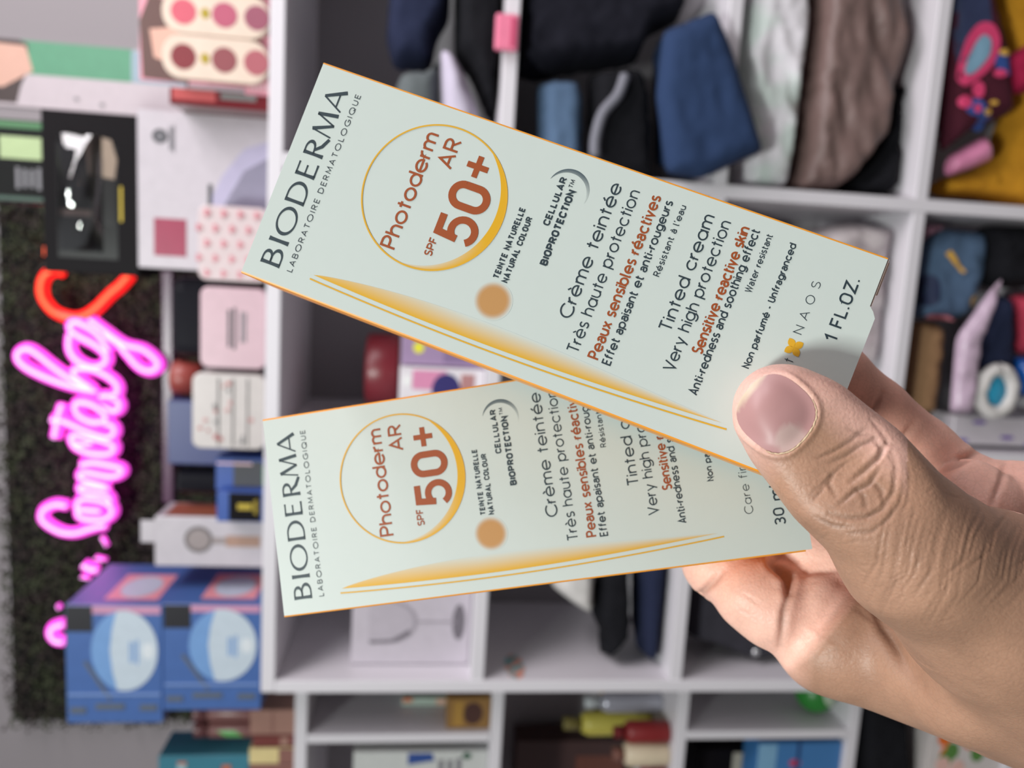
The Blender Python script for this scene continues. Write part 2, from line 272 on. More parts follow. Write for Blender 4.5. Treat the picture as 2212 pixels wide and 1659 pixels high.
def cream_box(pose, label):
    R = RW @ (rod(POSE[pose][0]) @ BR0); T = cam2w(POSE[pose][1]); k = .001
    root = empty('cream_box', (0, 0, 0), label, 'box', 'cream boxes held in the hand')
    root.matrix_world = Matrix(((*R[0], T[0]), (*R[1], T[1]), (*R[2], T[2]), (0, 0, 0, 1)))
    # carton: front panel with a stepped bottom edge and thumb notch, side walls, top end, back
    b = .45
    me = box_me('carton', b * k, (BW - b) * k, .3 * k, (BL - .25) * k, -BT * k, -.35 * k)
    link('carton', me, m_card, root)
    front = [(b, BL - .2), (b, .2 - 1.6), (38.2, .2 - 1.9), (39.4, -.9), (40.3, .1), (BW - b, .1), (BW - b, BL - .2)]
    n = len(front); V = [(x * k, y * k, 0) for x, y in front] + [(x * k, y * k, -.4 * k) for x, y in front]
    link('front_panel', mesh_of('front_panel', V, [tuple(range(n)), tuple(range(2 * n - 1, n - 1, -1))] + [(i, i + n, (i + 1) % n + n, (i + 1) % n) for i in range(n)]), m_card, root)
    for s in (0, 1):      # orange long edges wrapping round to the sides
        xa, xb = (b, 0) if s == 0 else (BW - b, BW); y0, y1 = .1, BL - .15
        pr = [(xa, -.01), ((xa + xb * 2) / 3, -.09), (xb, -.42), (xb, -BT)]
        Vv = [(p[0] * k, yy * k, p[1] * k) for yy in (y0, y1) for p in pr]
        link('orange_edge', mesh_of('orange_edge', Vv, [(i, i + 1, i + 5, i + 4) if s else (i + 1, i, i + 4, i + 5) for i in range(3)]), m_orange, root)
    link('tuck_flap', box_me('tuck_flap', 43.3 * k, 50.6 * k, -.95 * k, .25 * k, -1.9 * k, -1.5 * k, .1 * k, 1), m_copper, root)
    link('flap_corner', box_me('flap_corner', 40.6 * k, 50.9 * k, -.35 * k, .28 * k, -1.8 * k, -.5 * k), m_cardin, root)
    for s, x0, x1, y, c, w, d, g in LINES: Flat().add(text_mesh(s, x0, x1, y, c, w, bool(d), g)).link('lettering_line', m_slate, root)
    brand_letters().link('wordmark', m_slate, root)
    for s, x0, x1, y, c, w, d, g in RED: Flat().add(text_mesh(s, x0, x1, y, c, w, bool(d), g)).link('brown_lettering', m_brown, root)
    red = Flat()
    px_, py_ = 40.3, 87.95
    red.poly([(px_ - 2.45, py_ - .65), (px_ + 2.45, py_ - .65), (px_ + 2.45, py_ + .65), (px_ - 2.45, py_ + .65)]); red.poly([(px_ - .65, py_ - 2.45), (px_ + .65, py_ - 2.45), (px_ + .65, py_ - .65), (px_ - .65, py_ - .65)]); red.poly([(px_ - .65, py_ + .65), (px_ + .65, py_ + .65), (px_ + .65, py_ + 2.45), (px_ - .65, py_ + 2.45)])
    red.link('plus_sign', m_brown, root)
    ring = Flat(); cx_, cy_, r_ = 30.75, 94.7, 16.2
    ring.add(ribbon(arc(cx_, cy_, r_, r_, 0, 358, 119), .36, True)); ring.link('gold_ring', m_gold, root, .00009)
    inner, outer, ci, co = [], [], [], []        # crescent thickening along the lower left of the ring
    for t in np.linspace(0, 1, 80):
        a = math.radians(172 + t * 160); th = 1.9 * math.sin(math.pi * min(1, t * 1.02)) ** .8 if t < .98 else 0
        outer.append((cx_ + r_ * math.cos(a), cy_ + r_ * math.sin(a))); inner.append((cx_ + (r_ - th) * math.cos(a), cy_ + (r_ - th) * math.sin(a)))
        f_ = min(1, max(0, (t - .12) / .38)); ci.append(lerp(lerp(WHT, GLD, .25), GLD, f_)); co.append(lerp(GLD, GLD, 1))
    grad_mesh('ring_crescent', root, [outer, inner], [co, ci])
    # swoosh fading away from its straight edge, with a thin line beside it
    rows, cols = [], []; P0, P1 = np.array([5.38, 113.8]), np.array([6.9, 19.6])
    for j in np.linspace(0, 1, 9):
        row, col = [], []
        for t in np.linspace(0, 1, 60):
            base = P0 * (1 - t) + P1 * t + np.array([-1.55 * math.sin(math.pi * t) ** .9, 0]); th = 4.6 * math.sin(math.pi * min(1, t ** .82)) ** 1.0
            row.append((base[0] + j * th, base[1])); tt = j ** 1.15; hard = max(0, 1 - t * 2.6)
            col.append(lerp(GLD, WHT, tt * (1 - hard) + hard * .12 * tt) if j < 1 else lerp(GLD, WHT, 1 - hard * .8))
        rows.append(row); cols.append(col)
    grad_mesh('gold_swoosh', root, rows, cols)
    ln = Flat(); ln.add(ribbon([(4.31 * (1 - t) + 5.95 * t - 1.62 * math.sin(math.pi * t) ** .9, 114.3 * (1 - t) + 18.2 * t) for t in np.linspace(0, 1, 50)], .34)); ln.link('gold_line', m_gold, root)
    sw, cw = [], []; TAN = srgb(184, 136, 84)
    for r in (0.001, 1.5, 2.8, 3.3, 3.65, 3.95, 4.3): sw.append(arc(14.0, 74.0, r, r, 0, 360, 48)); cw.append([lerp(TAN, WHT, min(1, max(0, (r - 3.1) / 1.2)))] * 49)
    grad_mesh('tint_swatch', root, sw, cw)
    o_, i_, c1, c2 = [], [], [], []; SL = srgb(70, 84, 92)
    for t in np.linspace(0, 1, 40):
        a = math.radians(78 - t * 190); th = .95 * math.sin(math.pi * t) ** .8
        o_.append((42.2 + 4.6 * math.cos(a), 67.5 + 4.6 * math.sin(a))); i_.append((42.2 + (4.6 - th) * math.cos(a), 67.5 + (4.6 - th) * math.sin(a)))
        c_ = lerp(SL, WHT, max(0, (t - .55) / .45) ** 1.2); c1.append(c_); c2.append(lerp(c_, WHT, .25))
    grad_mesh('grey_arc', root, [o_, i_], [c1, c2])
    fw = Flat()
    for q in range(4):
        a0 = math.radians(45 + 90 * q); u = np.array([math.cos(a0), math.sin(a0)]); v = np.array([-u[1], u[0]]); c0 = np.array([26.87, 11.4])
        fw.poly([tuple(c0 + u * 2.15 * t_ + v * s_ * .78 * math.sin(math.pi * t_) ** .8) for s_, ts in ((1, np.linspace(0, 1, 8)), (-1, np.linspace(1, 0, 8)[1:-1])) for t_ in ts])
    fw.link('flower_emblem', m_gold, root)
    return root
box_up = cream_box('up', 'white and gold cream box held in front, pressed under the thumb')
box_lo = cream_box('lo', 'white and gold cream box held behind, partly covered by the front one')
# ------------------------------------------------------------------ the hand: one continuous surface from a smooth blend of tapered limbs
def hp(px, py, w): return pd(px, py, w * .001) * 1000.0        # pixel, distance in mm -> camera-space mm
def cone(P, a, b, ra, rb):
    a = a.astype(np.float32); b = b.astype(np.float32); ab = b - a; L2 = float(ab @ ab); t = np.clip((P - a) @ ab / L2, 0, 1)
    return np.linalg.norm(P - a - t[:, None] * ab, axis=1) - (ra + (rb - ra) * t)
def smin(a, b, k): h = np.clip(.5 + .5 * (b - a) / k, 0, 1); return b + (a - b) * h - k * h * (1 - h)
def smax(a, b, k): return -smin(-a, -b, k)
def chain(P, J, k=3.0):
    d = None
    for (a, ra), (b, rb) in zip(J[:-1], J[1:]):
        e = cone(P, a, b, ra, rb); d = e if d is None else smin(d, e, k)
    return d
J = lambda px, py, w, r: (hp(px, py, w), r)
THUMB = [J(1683, 884, 154.0, 8.9), J(1735, 932, 152.0, 10.3), J(1829, 1028, 149.0, 11.5), J(1908, 1108, 149.5, 11.2), J(1975, 1190, 152, 13.6), J(2145, 1305, 160, 19.0), J(2390, 1500, 176, 25.0)]
INDEX = [J(1790, 1385, 203, 11.5), J(1660, 1298, 208, 10.2), J(1552, 1213, 216, 9.6), J(1498, 1060, 222, 8.6), J(1505, 930, 221, 7.6)]
MIDDLE = [J(1895, 1300, 208, 11.0), J(1790, 1218, 210, 10.4), J(1678, 1128, 217.5, 10.0), J(1575, 970, 222.5, 8.6), J(1530, 865, 223.5, 7.8)]
RING = [J(2000, 1190, 207, 10.5), J(1900, 1090, 210, 9.6), J(1790, 985, 216, 9.2), J(1670, 880, 220.5, 8.2), J(1610, 800, 220, 7.4)]
PINKY = [J(2098, 1076, 203, 10.0), J(1985, 975, 203, 9.0), J(1885, 892, 201, 9.0), J(1805, 812, 198, 8.2), J(1765, 775, 196.5, 7.0)]
W_ = J(2500, 1400, 196, 23.0); W2 = J(2520, 1530, 188, 23.0)
ELB = (np.array([292.0, 166.0, 160.0]), 33.0)
def hand_sdf(P, parts=False):
    th = chain(P, THUMB[:6], 5.0)
    n = np.array([.12, .10, 1.0]); n /= np.linalg.norm(n); c = THUMB[1][0]          # flattened back of the thumb tip
    g = -((P - c) @ n.astype(np.float32)) - 7.6; far = np.clip((((P - c) @ np.array([.7, .6, 0], np.float32)) - 6) * .35, 0, 30)
    th = smax(th, g - far, 4.0)
    pk = chain(P, PINKY, 2.0); fi = [chain(P, INDEX, 2.5), chain(P, MIDDLE, 2.5), chain(P, RING, 2.5), pk]
    pal = chain(P, [INDEX[0], W2], 6)
    for a, b in ((MIDDLE[0], W_), (RING[0], W_), (INDEX[0], MIDDLE[0]), (MIDDLE[0], RING[0]), (RING[0], PINKY[0])): pal = smin(pal, cone(P, a[0], b[0], a[1], b[1]), 6)
    pal = smin(pal, chain(P, [J(2110, 1078, 198, 10.5), J(2215, 1120, 194, 13.5), J(2420, 1260, 196, 19)], 4), 3.5)
    pal = smin(pal, cone(P, hp(1850, 1360, 199), hp(2080, 1480, 180), 9.0, 13.0), 5)
    pal = smin(pal, cone(P, THUMB[5][0], THUMB[6][0], THUMB[5][1], THUMB[6][1]), 8)
    pal = smin(pal, cone(P, INDEX[0][0], hp(2150, 1480, 188), 11.0, 16.0), 6)
    pal = smin(pal, cone(P, hp(1775, 1318, 203), hp(1815, 1400, 199), 11.0, 11.0), 3)
    arm = smin(cone(P, W_[0], W2[0], 23, 23), cone(P, (W_[0] + W2[0]) / 2, ELB[0], 25, ELB[1]), 10)
    pal = smin(pal, arm, 10)
    d = pal
    fi[0] = smin(fi[0], cone(P, hp(1628, 1280, 207), hp(1672, 1312, 205), 10.6, 10.8), 2.0)
    for q in fi: d = smin(d, q, 2.0)
    pad = smin(cone(P, hp(2092, 1062, 190), hp(2122, 1096, 188), 8.0, 9.0), cone(P, hp(2122, 1096, 188), hp(2100, 1160, 190), 9.0, 9.0), 3)
    pad2 = cone(P, hp(2222, 1100, 188), hp(2310, 1170, 190), 9.6, 13.0)
    d = smin(smin(d, pad, 1.0), pad2, 1.0)
    d = smin(d, th, 3.0)
    if parts: return d, th, fi, pal
    return d
def polygonize(fn, lo, hi, h, coarse=6):
    n = [int(math.ceil((b - a) / h / coarse)) * coarse for a, b in zip(lo, hi)]
    cg = [np.arange(m // coarse + 1, dtype=np.float32) * h * coarse + a for m, a in zip(n, lo)]
    G = np.stack(np.meshgrid(*cg, indexing='ij'), -1).reshape(-1, 3); dc = fn(G).reshape([len(c) for c in cg])
    near = np.abs(dc) < h * coarse * 1.9
    c8 = np.zeros([m // coarse for m in n], bool)
    for i in (0, 1):
        for j in (0, 1):
            for k in (0, 1): c8 |= near[i:i + c8.shape[0], j:j + c8.shape[1], k:k + c8.shape[2]]
    D = np.repeat(np.repeat(np.repeat(dc[:-1, :-1, :-1], coarse, 0), coarse, 1), coarse, 2)
    D = np.where(D > 0, 99.0, -99.0).astype(np.float32); M = np.repeat(np.repeat(np.repeat(c8, coarse, 0), coarse, 1), coarse, 2)
    I = np.argwhere(M); P = (I * h + np.array(lo)).astype(np.float32); D[M] = fn(P)
    s = D < 0; nx, ny, nz = D.shape
    acc = np.zeros((nx - 1, ny - 1, nz - 1, 3), np.float32); cnt = np.zeros((nx - 1, ny - 1, nz - 1), np.float32)
    for ax in range(3):
        o = [b for b in range(3) if b != ax]
        for i in (0, 1):
            for j in (0, 1):
                sl0 = [slice(0, m - 1) for m in D.shape]; sl1 = list(sl0)
                sl0[o[0]] = slice(i, D.shape[o[0]] - 1 + i); sl0[o[1]] = slice(j, D.shape[o[1]] - 1 + j); sl1[o[0]], sl1[o[1]] = sl0[o[0]], sl0[o[1]]
                sl1[ax] = slice(1, D.shape[ax]); a, b = D[tuple(sl0)], D[tuple(sl1)]; c = (a < 0) != (b < 0)
                t = np.where(c, a / np.where(c, a - b, 1), 0); cnt += c
                acc[..., ax] += np.where(c, t, 0); acc[..., o[0]] += c * float(i); acc[..., o[1]] += c * float(j)
    act = cnt > 0; idx = -np.ones(act.shape, np.int64); idx[act] = np.arange(act.sum())
    V = (np.argwhere(act) + acc[act] / cnt[act][:, None]) * h + np.array(lo)
    Q = []
    for ax in range(3):
        o = [(ax + 1) % 3, (ax + 2) % 3]; sl0 = [slice(1, m - 1) for m in D.shape]; sl0[ax] = slice(0, D.shape[ax] - 1); sl1 = list(sl0); sl1[ax] = slice(1, D.shape[ax])
        a, b = s[tuple(sl0)], s[tuple(sl1)]; E = np.argwhere(a != b); sg = a[a != b]; E = E + np.array([1 if q != ax else 0 for q in range(3)])
        def at_(d0, d1): e = E.copy(); e[:, o[0]] -= d0; e[:, o[1]] -= d1; return idx[e[:, 0], e[:, 1], e[:, 2]]
        q = np.stack([at_(1, 1), at_(0, 1), at_(0, 0), at_(1, 0)], 1); q[~sg] = q[~sg][:, ::-1]; Q.append(q)
    Q = np.concatenate(Q); return V, Q[(Q >= 0).all(1)]
HV, HQ = polygonize(hand_sdf, (20, -25, 126), (330, 206, 236), .85)
me = bpy.data.meshes.new('hand'); me.vertices.add(len(HV)); me.vertices.foreach_set('co', HV.astype(np.float32).ravel())
me.loops.add(len(HQ) * 4); me.loops.foreach_set('vertex_index', HQ.ravel().astype(np.int32)); me.polygons.add(len(HQ)); me.polygons.foreach_set('loop_start', np.arange(0, len(HQ) * 4, 4, dtype=np.int32)); me.update(calc_edges=True); me.validate()
tmp = bpy.data.objects.new('tmp', me); COL.objects.link(tmp)
mdf = tmp.modifiers.new('s', 'SMOOTH'); mdf.factor = .5; mdf.iterations = 2
mdf = tmp.modifiers.new('sub', 'SUBSURF'); mdf.levels = 1
dg = bpy.context.evaluated_depsgraph_get(); hm = bpy.data.meshes.new_from_object(tmp.evaluated_get(dg)); bpy.data.objects.remove(tmp); bpy.data.meshes.remove(me)
N_ = len(hm.vertices); P = np.empty(N_ * 3, np.float32); hm.vertices.foreach_get('co', P); P = P.reshape(-1, 3)
NR = np.empty(N_ * 3, np.float32); hm.vertex_normals.foreach_get('vector', NR); NR = NR.reshape(-1, 3)
_, dth, dfi, dpal = hand_sdf(P, True)
U_ = CX + F * P[:, 0] / P[:, 2]; V_ = CY + F * P[:, 1] / P[:, 2]
isth = dth < np.minimum(dpal, np.min(dfi, axis=0)); front = np.sum(P * NR, 1) < 0
def pdist(pl):
    """pixel distance of every vertex to a polyline drawn over the palm side / thumb side, and the position along it"""
    pl = np.array(pl, float); best = np.full(N_, 1e9); tt = np.zeros(N_); sd = np.zeros(N_); n = len(pl) - 1
    for i in range(n):
        a, b = pl[i], pl[i + 1]; ab = b - a; t = np.clip(((U_ - a[0]) * ab[0] + (V_ - a[1]) * ab[1]) / (ab @ ab), 0, 1)
        dx, dy = U_ - a[0] - t * ab[0], V_ - a[1] - t * ab[1]; d = np.hypot(dx, dy); m = d < best; best[m] = d[m]; tt[m] = (i + t[m]) / n; sd[m] = np.sign(dx * ab[1] - dy * ab[0])[m]
    return best, tt, sd
disp = np.zeros(N_); dark = np.zeros(N_)
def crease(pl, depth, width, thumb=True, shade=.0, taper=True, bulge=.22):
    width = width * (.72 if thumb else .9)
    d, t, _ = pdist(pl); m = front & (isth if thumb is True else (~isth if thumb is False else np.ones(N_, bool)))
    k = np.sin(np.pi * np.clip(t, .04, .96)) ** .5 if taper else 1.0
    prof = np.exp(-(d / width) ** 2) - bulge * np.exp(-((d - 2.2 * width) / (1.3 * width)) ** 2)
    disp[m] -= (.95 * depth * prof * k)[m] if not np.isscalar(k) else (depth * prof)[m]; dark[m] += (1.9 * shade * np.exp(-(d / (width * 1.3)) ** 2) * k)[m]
# knuckle of the thumb
for pl, dp, w in [([(1838, 1040), (1875, 1010), (1900, 985), (1916, 955)], .55, 7), ([(1815, 1090), (1845, 1062), (1878, 1046), (1900, 1012)], .45, 6), ([(1806, 1070), (1790, 1045), (1800, 1025)], .35, 6),
                  ([(1790, 1110), (1830, 1120), (1870, 1118), (1905, 1100), (1930, 1060), (1935, 1010), (1925, 975)], .35, 6), ([(1838, 1150), (1880, 1150), (1915, 1125), (1945, 1085), (1955, 1040)], .28, 5),
                  ([(1750, 1085), (1775, 1060), (1785, 1040)], .22, 5), ([(1765, 990), (1800, 975), (1840, 950), (1870, 925)], .3, 5), ([(1790, 1000), (1825, 985), (1860, 962), (1890, 945)], .28, 5),
                  ([(1745, 1075), (1790, 1030), (1835, 995)], .18, 4), ([(1880, 905), (1905, 935), (1918, 958), (1935, 962)], .25, 5), ([(1870, 960), (1890, 950), (1905, 970), (1893, 1000)], .35, 6), ([(1760, 1115), (1800, 1135), (1840, 1140)], .2, 5),
                  ([(1830, 925), (1860, 940), (1900, 945)], .2, 4), ([(1955, 990), (1965, 1030), (1960, 1080), (1945, 1110)], .2, 5), ([(1850, 1055), (1868, 1075), (1870, 1100)], .25, 6), ([(1885, 1040), (1905, 1060), (1908, 1085)], .3, 7)]:
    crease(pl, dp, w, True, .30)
rw = random.Random(3)
for i in range(26):            # fine folds fanning over the base of the thumb
    x = 1900 + i * 13.5 + rw.uniform(-4, 4); y0 = 1100 + max(0, (x - 1990)) * .10 + rw.uniform(-15, 25); ln = rw.uniform(110, 230)
    crease([(x + 18 + i * .8, y0), (x + 6, y0 + ln * .35), (x - 4, y0 + ln * .7), (x - 30 - i * 1.2, y0 + ln)], rw.uniform(.10, .22), rw.uniform(3.2, 5), True, .12)
for i in range(34):            # short criss-cross lines
    x, y = rw.uniform(1740, 2060), rw.uniform(980, 1350); a = rw.uniform(-1.2, .9); l = rw.uniform(20, 50)
    crease([(x, y), (x + math.cos(a) * l * .5, y + math.sin(a) * l * .5 + 2), (x + math.cos(a) * l, y + math.sin(a) * l)], .10, 3, True, .06)
# palm and finger creases
for pl, dp, w, sh in [([(1562, 1232), (1540, 1258), (1512, 1285), (1500, 1298)], .9, 8, .35), ([(1706, 1248), (1704, 1285), (1694, 1320), (1690, 1360), (1684, 1395)], .8, 8, .35), ([(1715, 1245), (1760, 1235), (1830, 1232), (1850, 1230)], .35, 6, .2),
                      ([(1690, 1205), (1665, 1215), (1690, 1232), (1712, 1246)], .6, 8, .3), ([(1905, 852), (1893, 880), (1868, 905)], .7, 8, .3), ([(1975, 915), (1952, 945), (1925, 972)], .7, 8, .3), ([(2115, 976), (2070, 1000), (2030, 1018)], 1.0, 9, .4), ([(2172, 1000), (2162, 1040), (2145, 1085)], .6, 7, .25),
                      ([(1872, 1252), (1838, 1285), (1805, 1325), (1770, 1372)], .35, 8, .12), ([(1880, 1300), (1905, 1355), (1950, 1420)], .45, 9, .22), ([(1845, 1312), (1868, 1332), (1890, 1345)], .15, 6, .12),
                      ([(1560, 1330), (1600, 1320), (1640, 1330)], .12, 4, .06), ([(1580, 1300), (1640, 1345)], .12, 4, .06), ([(1600, 1280), (1650, 1310)], .12, 4, .05)]:
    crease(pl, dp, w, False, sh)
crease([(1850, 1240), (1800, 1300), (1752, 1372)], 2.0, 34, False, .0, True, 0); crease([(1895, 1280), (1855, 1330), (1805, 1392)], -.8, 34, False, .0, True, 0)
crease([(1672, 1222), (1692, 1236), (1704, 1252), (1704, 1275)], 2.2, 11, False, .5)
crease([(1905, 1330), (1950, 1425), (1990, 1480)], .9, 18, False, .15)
for i in range(40):
    x, y = rw.uniform(1720, 1870), rw.uniform(1260, 1440); a = rw.uniform(-.9, -.4); l = rw.uniform(12, 40)
    crease([(x, y), (x + math.cos(a) * l, y + math.sin(a) * l)], .06, 3, False, .03)
# bed of the nail
NC = np.array([1676.0, 893.0]); ND = np.array([.77, .64]); NE = np.array([-.64, .77])
def nailco(u, v): a = (u - NC[0]) * ND[0] + (v - NC[1]) * ND[1]; b = (u - NC[0]) * NE[0] + (v - NC[1]) * NE[1]; return a, b
a_, b_ = nailco(U_, V_); rr = (np.abs(a_ / 82.0) ** 2.6 + np.abs(b_ / 79.0) ** 2.6) ** (1 / 2.6)
m = front & isth; rim = np.exp(-((rr - 1.07) / .07) ** 2) * np.clip((a_ + 70) / 60, 0, 1)
disp[m] += (.45 * rim)[m]; disp[m] -= (.55 * (rr < 1.0) * np.clip((1 - rr) * 8, 0, 1))[m]
P2 = P + NR * disp[:, None].astype(np.float32)
# skin colour: paler pinker palm, browner back; knuckle darkening is pigment, crease darkening also paints in shade
TANC = np.array(srgb(168, 128, 106)); PALM = np.array(srgb(250, 196, 178)); TIP = np.array(srgb(208, 164, 152)); RED_ = np.array(srgb(204, 138, 120)); DK = np.array(srgb(96, 62, 48))
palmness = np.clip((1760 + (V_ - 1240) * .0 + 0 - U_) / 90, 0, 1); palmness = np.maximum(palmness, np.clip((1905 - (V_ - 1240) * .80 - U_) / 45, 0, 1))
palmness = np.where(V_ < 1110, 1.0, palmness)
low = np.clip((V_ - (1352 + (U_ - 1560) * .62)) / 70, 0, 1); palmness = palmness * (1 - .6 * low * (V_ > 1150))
colr = TANC + (PALM - TANC) * palmness[:, None]
tipf = np.clip((1790 - (V_ - 850) * .55 - U_) / 120, 0, 1); edge = np.clip(((U_ - 1760) * .62 - (V_ - 905) * .78 + 15) / 60, 0, 1) * (U_ < 1960)
tn = TANC + (TIP - TANC) * np.maximum(tipf, edge * .75)[:, None]
colr = np.where(isth[:, None], tn, colr)
pinkf = ((~isth) * .55 * np.clip((1100 - V_) / 90, 0, 1) * np.clip((2090 - U_) / 120, 0, 1))[:, None]; colr = colr * (1 - pinkf) + RED_ * pinkf  # redder, darker little finger: shade of box and thumb put into the colour
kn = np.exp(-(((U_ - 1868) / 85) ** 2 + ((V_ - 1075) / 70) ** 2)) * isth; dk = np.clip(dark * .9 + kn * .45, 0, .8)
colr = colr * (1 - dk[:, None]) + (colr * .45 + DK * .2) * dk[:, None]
hv = cam2w(P2.astype(float).T * .001 if False else [0, 0, 0]) * 0 + (EYE + (P2 * .001) @ RW.T)
base = EYE + RW @ (W_[0] * .001)
hm.vertices.foreach_set('co', (hv - base).astype(np.float32).ravel())
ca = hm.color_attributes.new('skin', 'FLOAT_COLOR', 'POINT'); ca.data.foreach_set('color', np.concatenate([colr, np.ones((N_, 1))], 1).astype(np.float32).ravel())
hm.polygons.foreach_set('use_smooth', [True] * len(hm.polygons)); hm.update()
m_skin = bpy.data.materials.new('skin'); m_skin.use_nodes = True; nt = m_skin.node_tree; b = nt.nodes['Principled BSDF']
a = nt.nodes.new('ShaderNodeVertexColor'); a.layer_name = 'skin'; tc = nt.nodes.new('ShaderNodeTexCoord')
n1 = nt.nodes.new('ShaderNodeTexNoise'); n1.inputs['Scale'].default_value = 90; n1.inputs['Detail'].default_value = 4
n2 = nt.nodes.new('ShaderNodeTexVoronoi'); n2.feature = 'DISTANCE_TO_EDGE'; n2.inputs['Scale'].default_value = 900
n3 = nt.nodes.new('ShaderNodeTexNoise'); n3.inputs['Scale'].default_value = 1500; n3.inputs['Detail'].default_value = 2
for q in (n1, n2, n3): nt.links.new(tc.outputs['Object'], q.inputs['Vector'])
mr = nt.nodes.new('ShaderNodeMapRange'); mr.inputs[1].default_value = .3; mr.inputs[2].default_value = .7; mr.inputs[3].default_value = .86; mr.inputs[4].default_value = 1.12; nt.links.new(n1.outputs['Fac'], mr.inputs[0])
vm = nt.nodes.new('ShaderNodeVectorMath'); vm.operation = 'SCALE'; nt.links.new(a.outputs[0], vm.inputs[0]); nt.links.new(mr.outputs[0], vm.inputs['Scale']); 
n4 = nt.nodes.new('ShaderNodeTexVoronoi'); n4.feature = 'DISTANCE_TO_EDGE'; n4.inputs['Scale'].default_value = 620; nt.links.new(tc.outputs['Object'], n4.inputs['Vector'])
m4 = nt.nodes.new('ShaderNodeMapRange'); m4.inputs[1].default_value = 0; m4.inputs[2].default_value = .12; m4.inputs[3].default_value = .95; m4.inputs[4].default_value = 1.02; nt.links.new(n4.outputs['Distance'], m4.inputs[0])
v4 = nt.nodes.new('ShaderNodeVectorMath'); v4.operation = 'SCALE'; nt.links.new(vm.outputs[0], v4.inputs[0]); nt.links.new(m4.outputs[0], v4.inputs['Scale']); nt.links.new(v4.outputs[0], b.inputs['Base Color'])
b1 = nt.nodes.new('ShaderNodeBump'); b1.inputs['Strength'].default_value = .25; b1.inputs['Distance'].default_value = .0003; nt.links.new(n2.outputs['Distance'], b1.inputs['Height'])
b2 = nt.nodes.new('ShaderNodeBump'); b2.inputs['Strength'].default_value = .3; b2.inputs['Distance'].default_value = .0002; nt.links.new(n3.outputs['Fac'], b2.inputs['Height']); nt.links.new(b1.outputs[0], b2.inputs['Normal']); nt.links.new(b2.outputs[0], b.inputs['Normal'])
b.inputs['Roughness'].default_value = .48; b.inputs['Specular IOR Level'].default_value = .4
b.inputs['Subsurface Weight'].default_value = .12; b.inputs['Subsurface Radius'].default_value = (1.0, .35, .2); b.inputs['Subsurface Scale'].default_value = .003
hand = link('hand', hm, m_skin); hand.location = base
tag(hand, 'left hand reaching in, thumb pressed over two cream boxes, bare forearm', 'person')
# the nail: a curved plate laid on the thumb
from mathutils.bvhtree import BVHTree
bt = BVHTree.FromPolygons([Vector(v) for v in hv], [tuple(p.vertices) for p in hm.polygons])
def nail_plate():
    V, Fc, C = [], [], []; n, r_ = 36, 10; Rn = RW @ np.array([-.1, -.05, -1.0])
    ctr, _, _, _ = bt.ray_cast(Vector(EYE), Vector(RW @ pd(*NC, 1.0)))
    def outline(th, k):
        c, s = math.cos(th), math.sin(th); e = 2 / 2.6
        return NC + ND * (80 * k * math.copysign(abs(c) ** e, c)) + NE * (77 * k * math.copysign(abs(s) ** e, s))
    for i in range(r_ + 1):
        k = max(.001, i / r_)
        for j in range(n):
            q = outline(2 * math.pi * j / n, k); d = Vector(RW @ pd(q[0], q[1], 1.0)).normalized(); h, no, _, _ = bt.ray_cast(Vector(EYE), d)
            lift = .00075 - .0006 * k ** 3; h = h - d * lift; V.append(h)
            aa, bb = nailco(q[0], q[1]); pk = np.array(srgb(160, 120, 119)); lun = np.array(srgb(178, 154, 148)); tipc = np.array(srgb(190, 170, 148))
            l = np.clip((1 - ((aa - 70) / 46) ** 2 - ((bb - 22) / 40) ** 2) * 3, 0, 1); col = pk * (1 - .75 * l) + lun * .75 * l
            f_ = np.clip((-aa - 66) / 8, 0, 1) if k > .8 else 0; col = col * (1 - f_) + tipc * f_; C.append((*col, 1))
    # smooth the lifted plate so that it does not copy every skin line
    A = np.array([list(v) for v in V]).reshape(r_ + 1, n, 3)
    for _ in range(3): A[1:-1] = .5 * A[1:-1] + .125 * (np.roll(A[1:-1], 1, 1) + np.roll(A[1:-1], -1, 1)) + .125 * (A[2:] + A[:-2])
    A[0] = A[1].mean(0); V = A.reshape(-1, 3)
    for i in range(r_):
        for j in range(n): Fc.append((i * n + j, (i + 1) * n + j, (i + 1) * n + (j + 1) % n, i * n + (j + 1) % n))
    me = mesh_of('thumbnail', V - base, Fc); c = me.color_attributes.new('col', 'FLOAT_COLOR', 'POINT'); c.data.foreach_set('color', np.array(C, np.float32).ravel())
    m = attr_mat('nail', rough=.42, spec=.35); o = link('thumbnail', me, m, hand, True); o['label'] = 'pink thumbnail with pale half moon'
    cu = [];   # dry pale cuticle along the root of the nail
    for th in np.linspace(-1.15, 1.25, 40):
        q = outline(th, 1.03); d = Vector(RW @ pd(q[0], q[1], 1.0)).normalized(); h, _, _, _ = bt.ray_cast(Vector(EYE), d); cu.append(np.array(h - d * .00012) + np.random.RandomState(int(th * 1e3) % 9999).uniform(-.00007, .00007, 3))
    Vc, Fq = [], []
    for i, p in enumerate(cu):
        r = .00014 * (1 + .35 * math.sin(i * 2.1)) * math.sin(math.pi * (i + 1) / 42) ** .4; tg = np.array(cu[min(i + 1, 39)]) - np.array(cu[max(i - 1, 0)]); tg /= np.linalg.norm(tg); s1 = np.cross(tg, RW[:, 2]); s1 /= np.linalg.norm(s1); s2 = np.cross(tg, s1)
        for k in range(5): a = 2 * math.pi * k / 5; Vc.append(p + r * (math.cos(a) * s1 + math.sin(a) * s2))
    for i in range(39):
        for k in range(5): Fq.append((i * 5 + k, i * 5 + (k + 1) % 5, (i + 1) * 5 + (k + 1) % 5, (i + 1) * 5 + k))
    link('cuticle', mesh_of('cuticle', np.array(Vc) - base, Fq), mat('cuticle_skin', (206, 182, 150), .7), hand, True)
nail_plate()
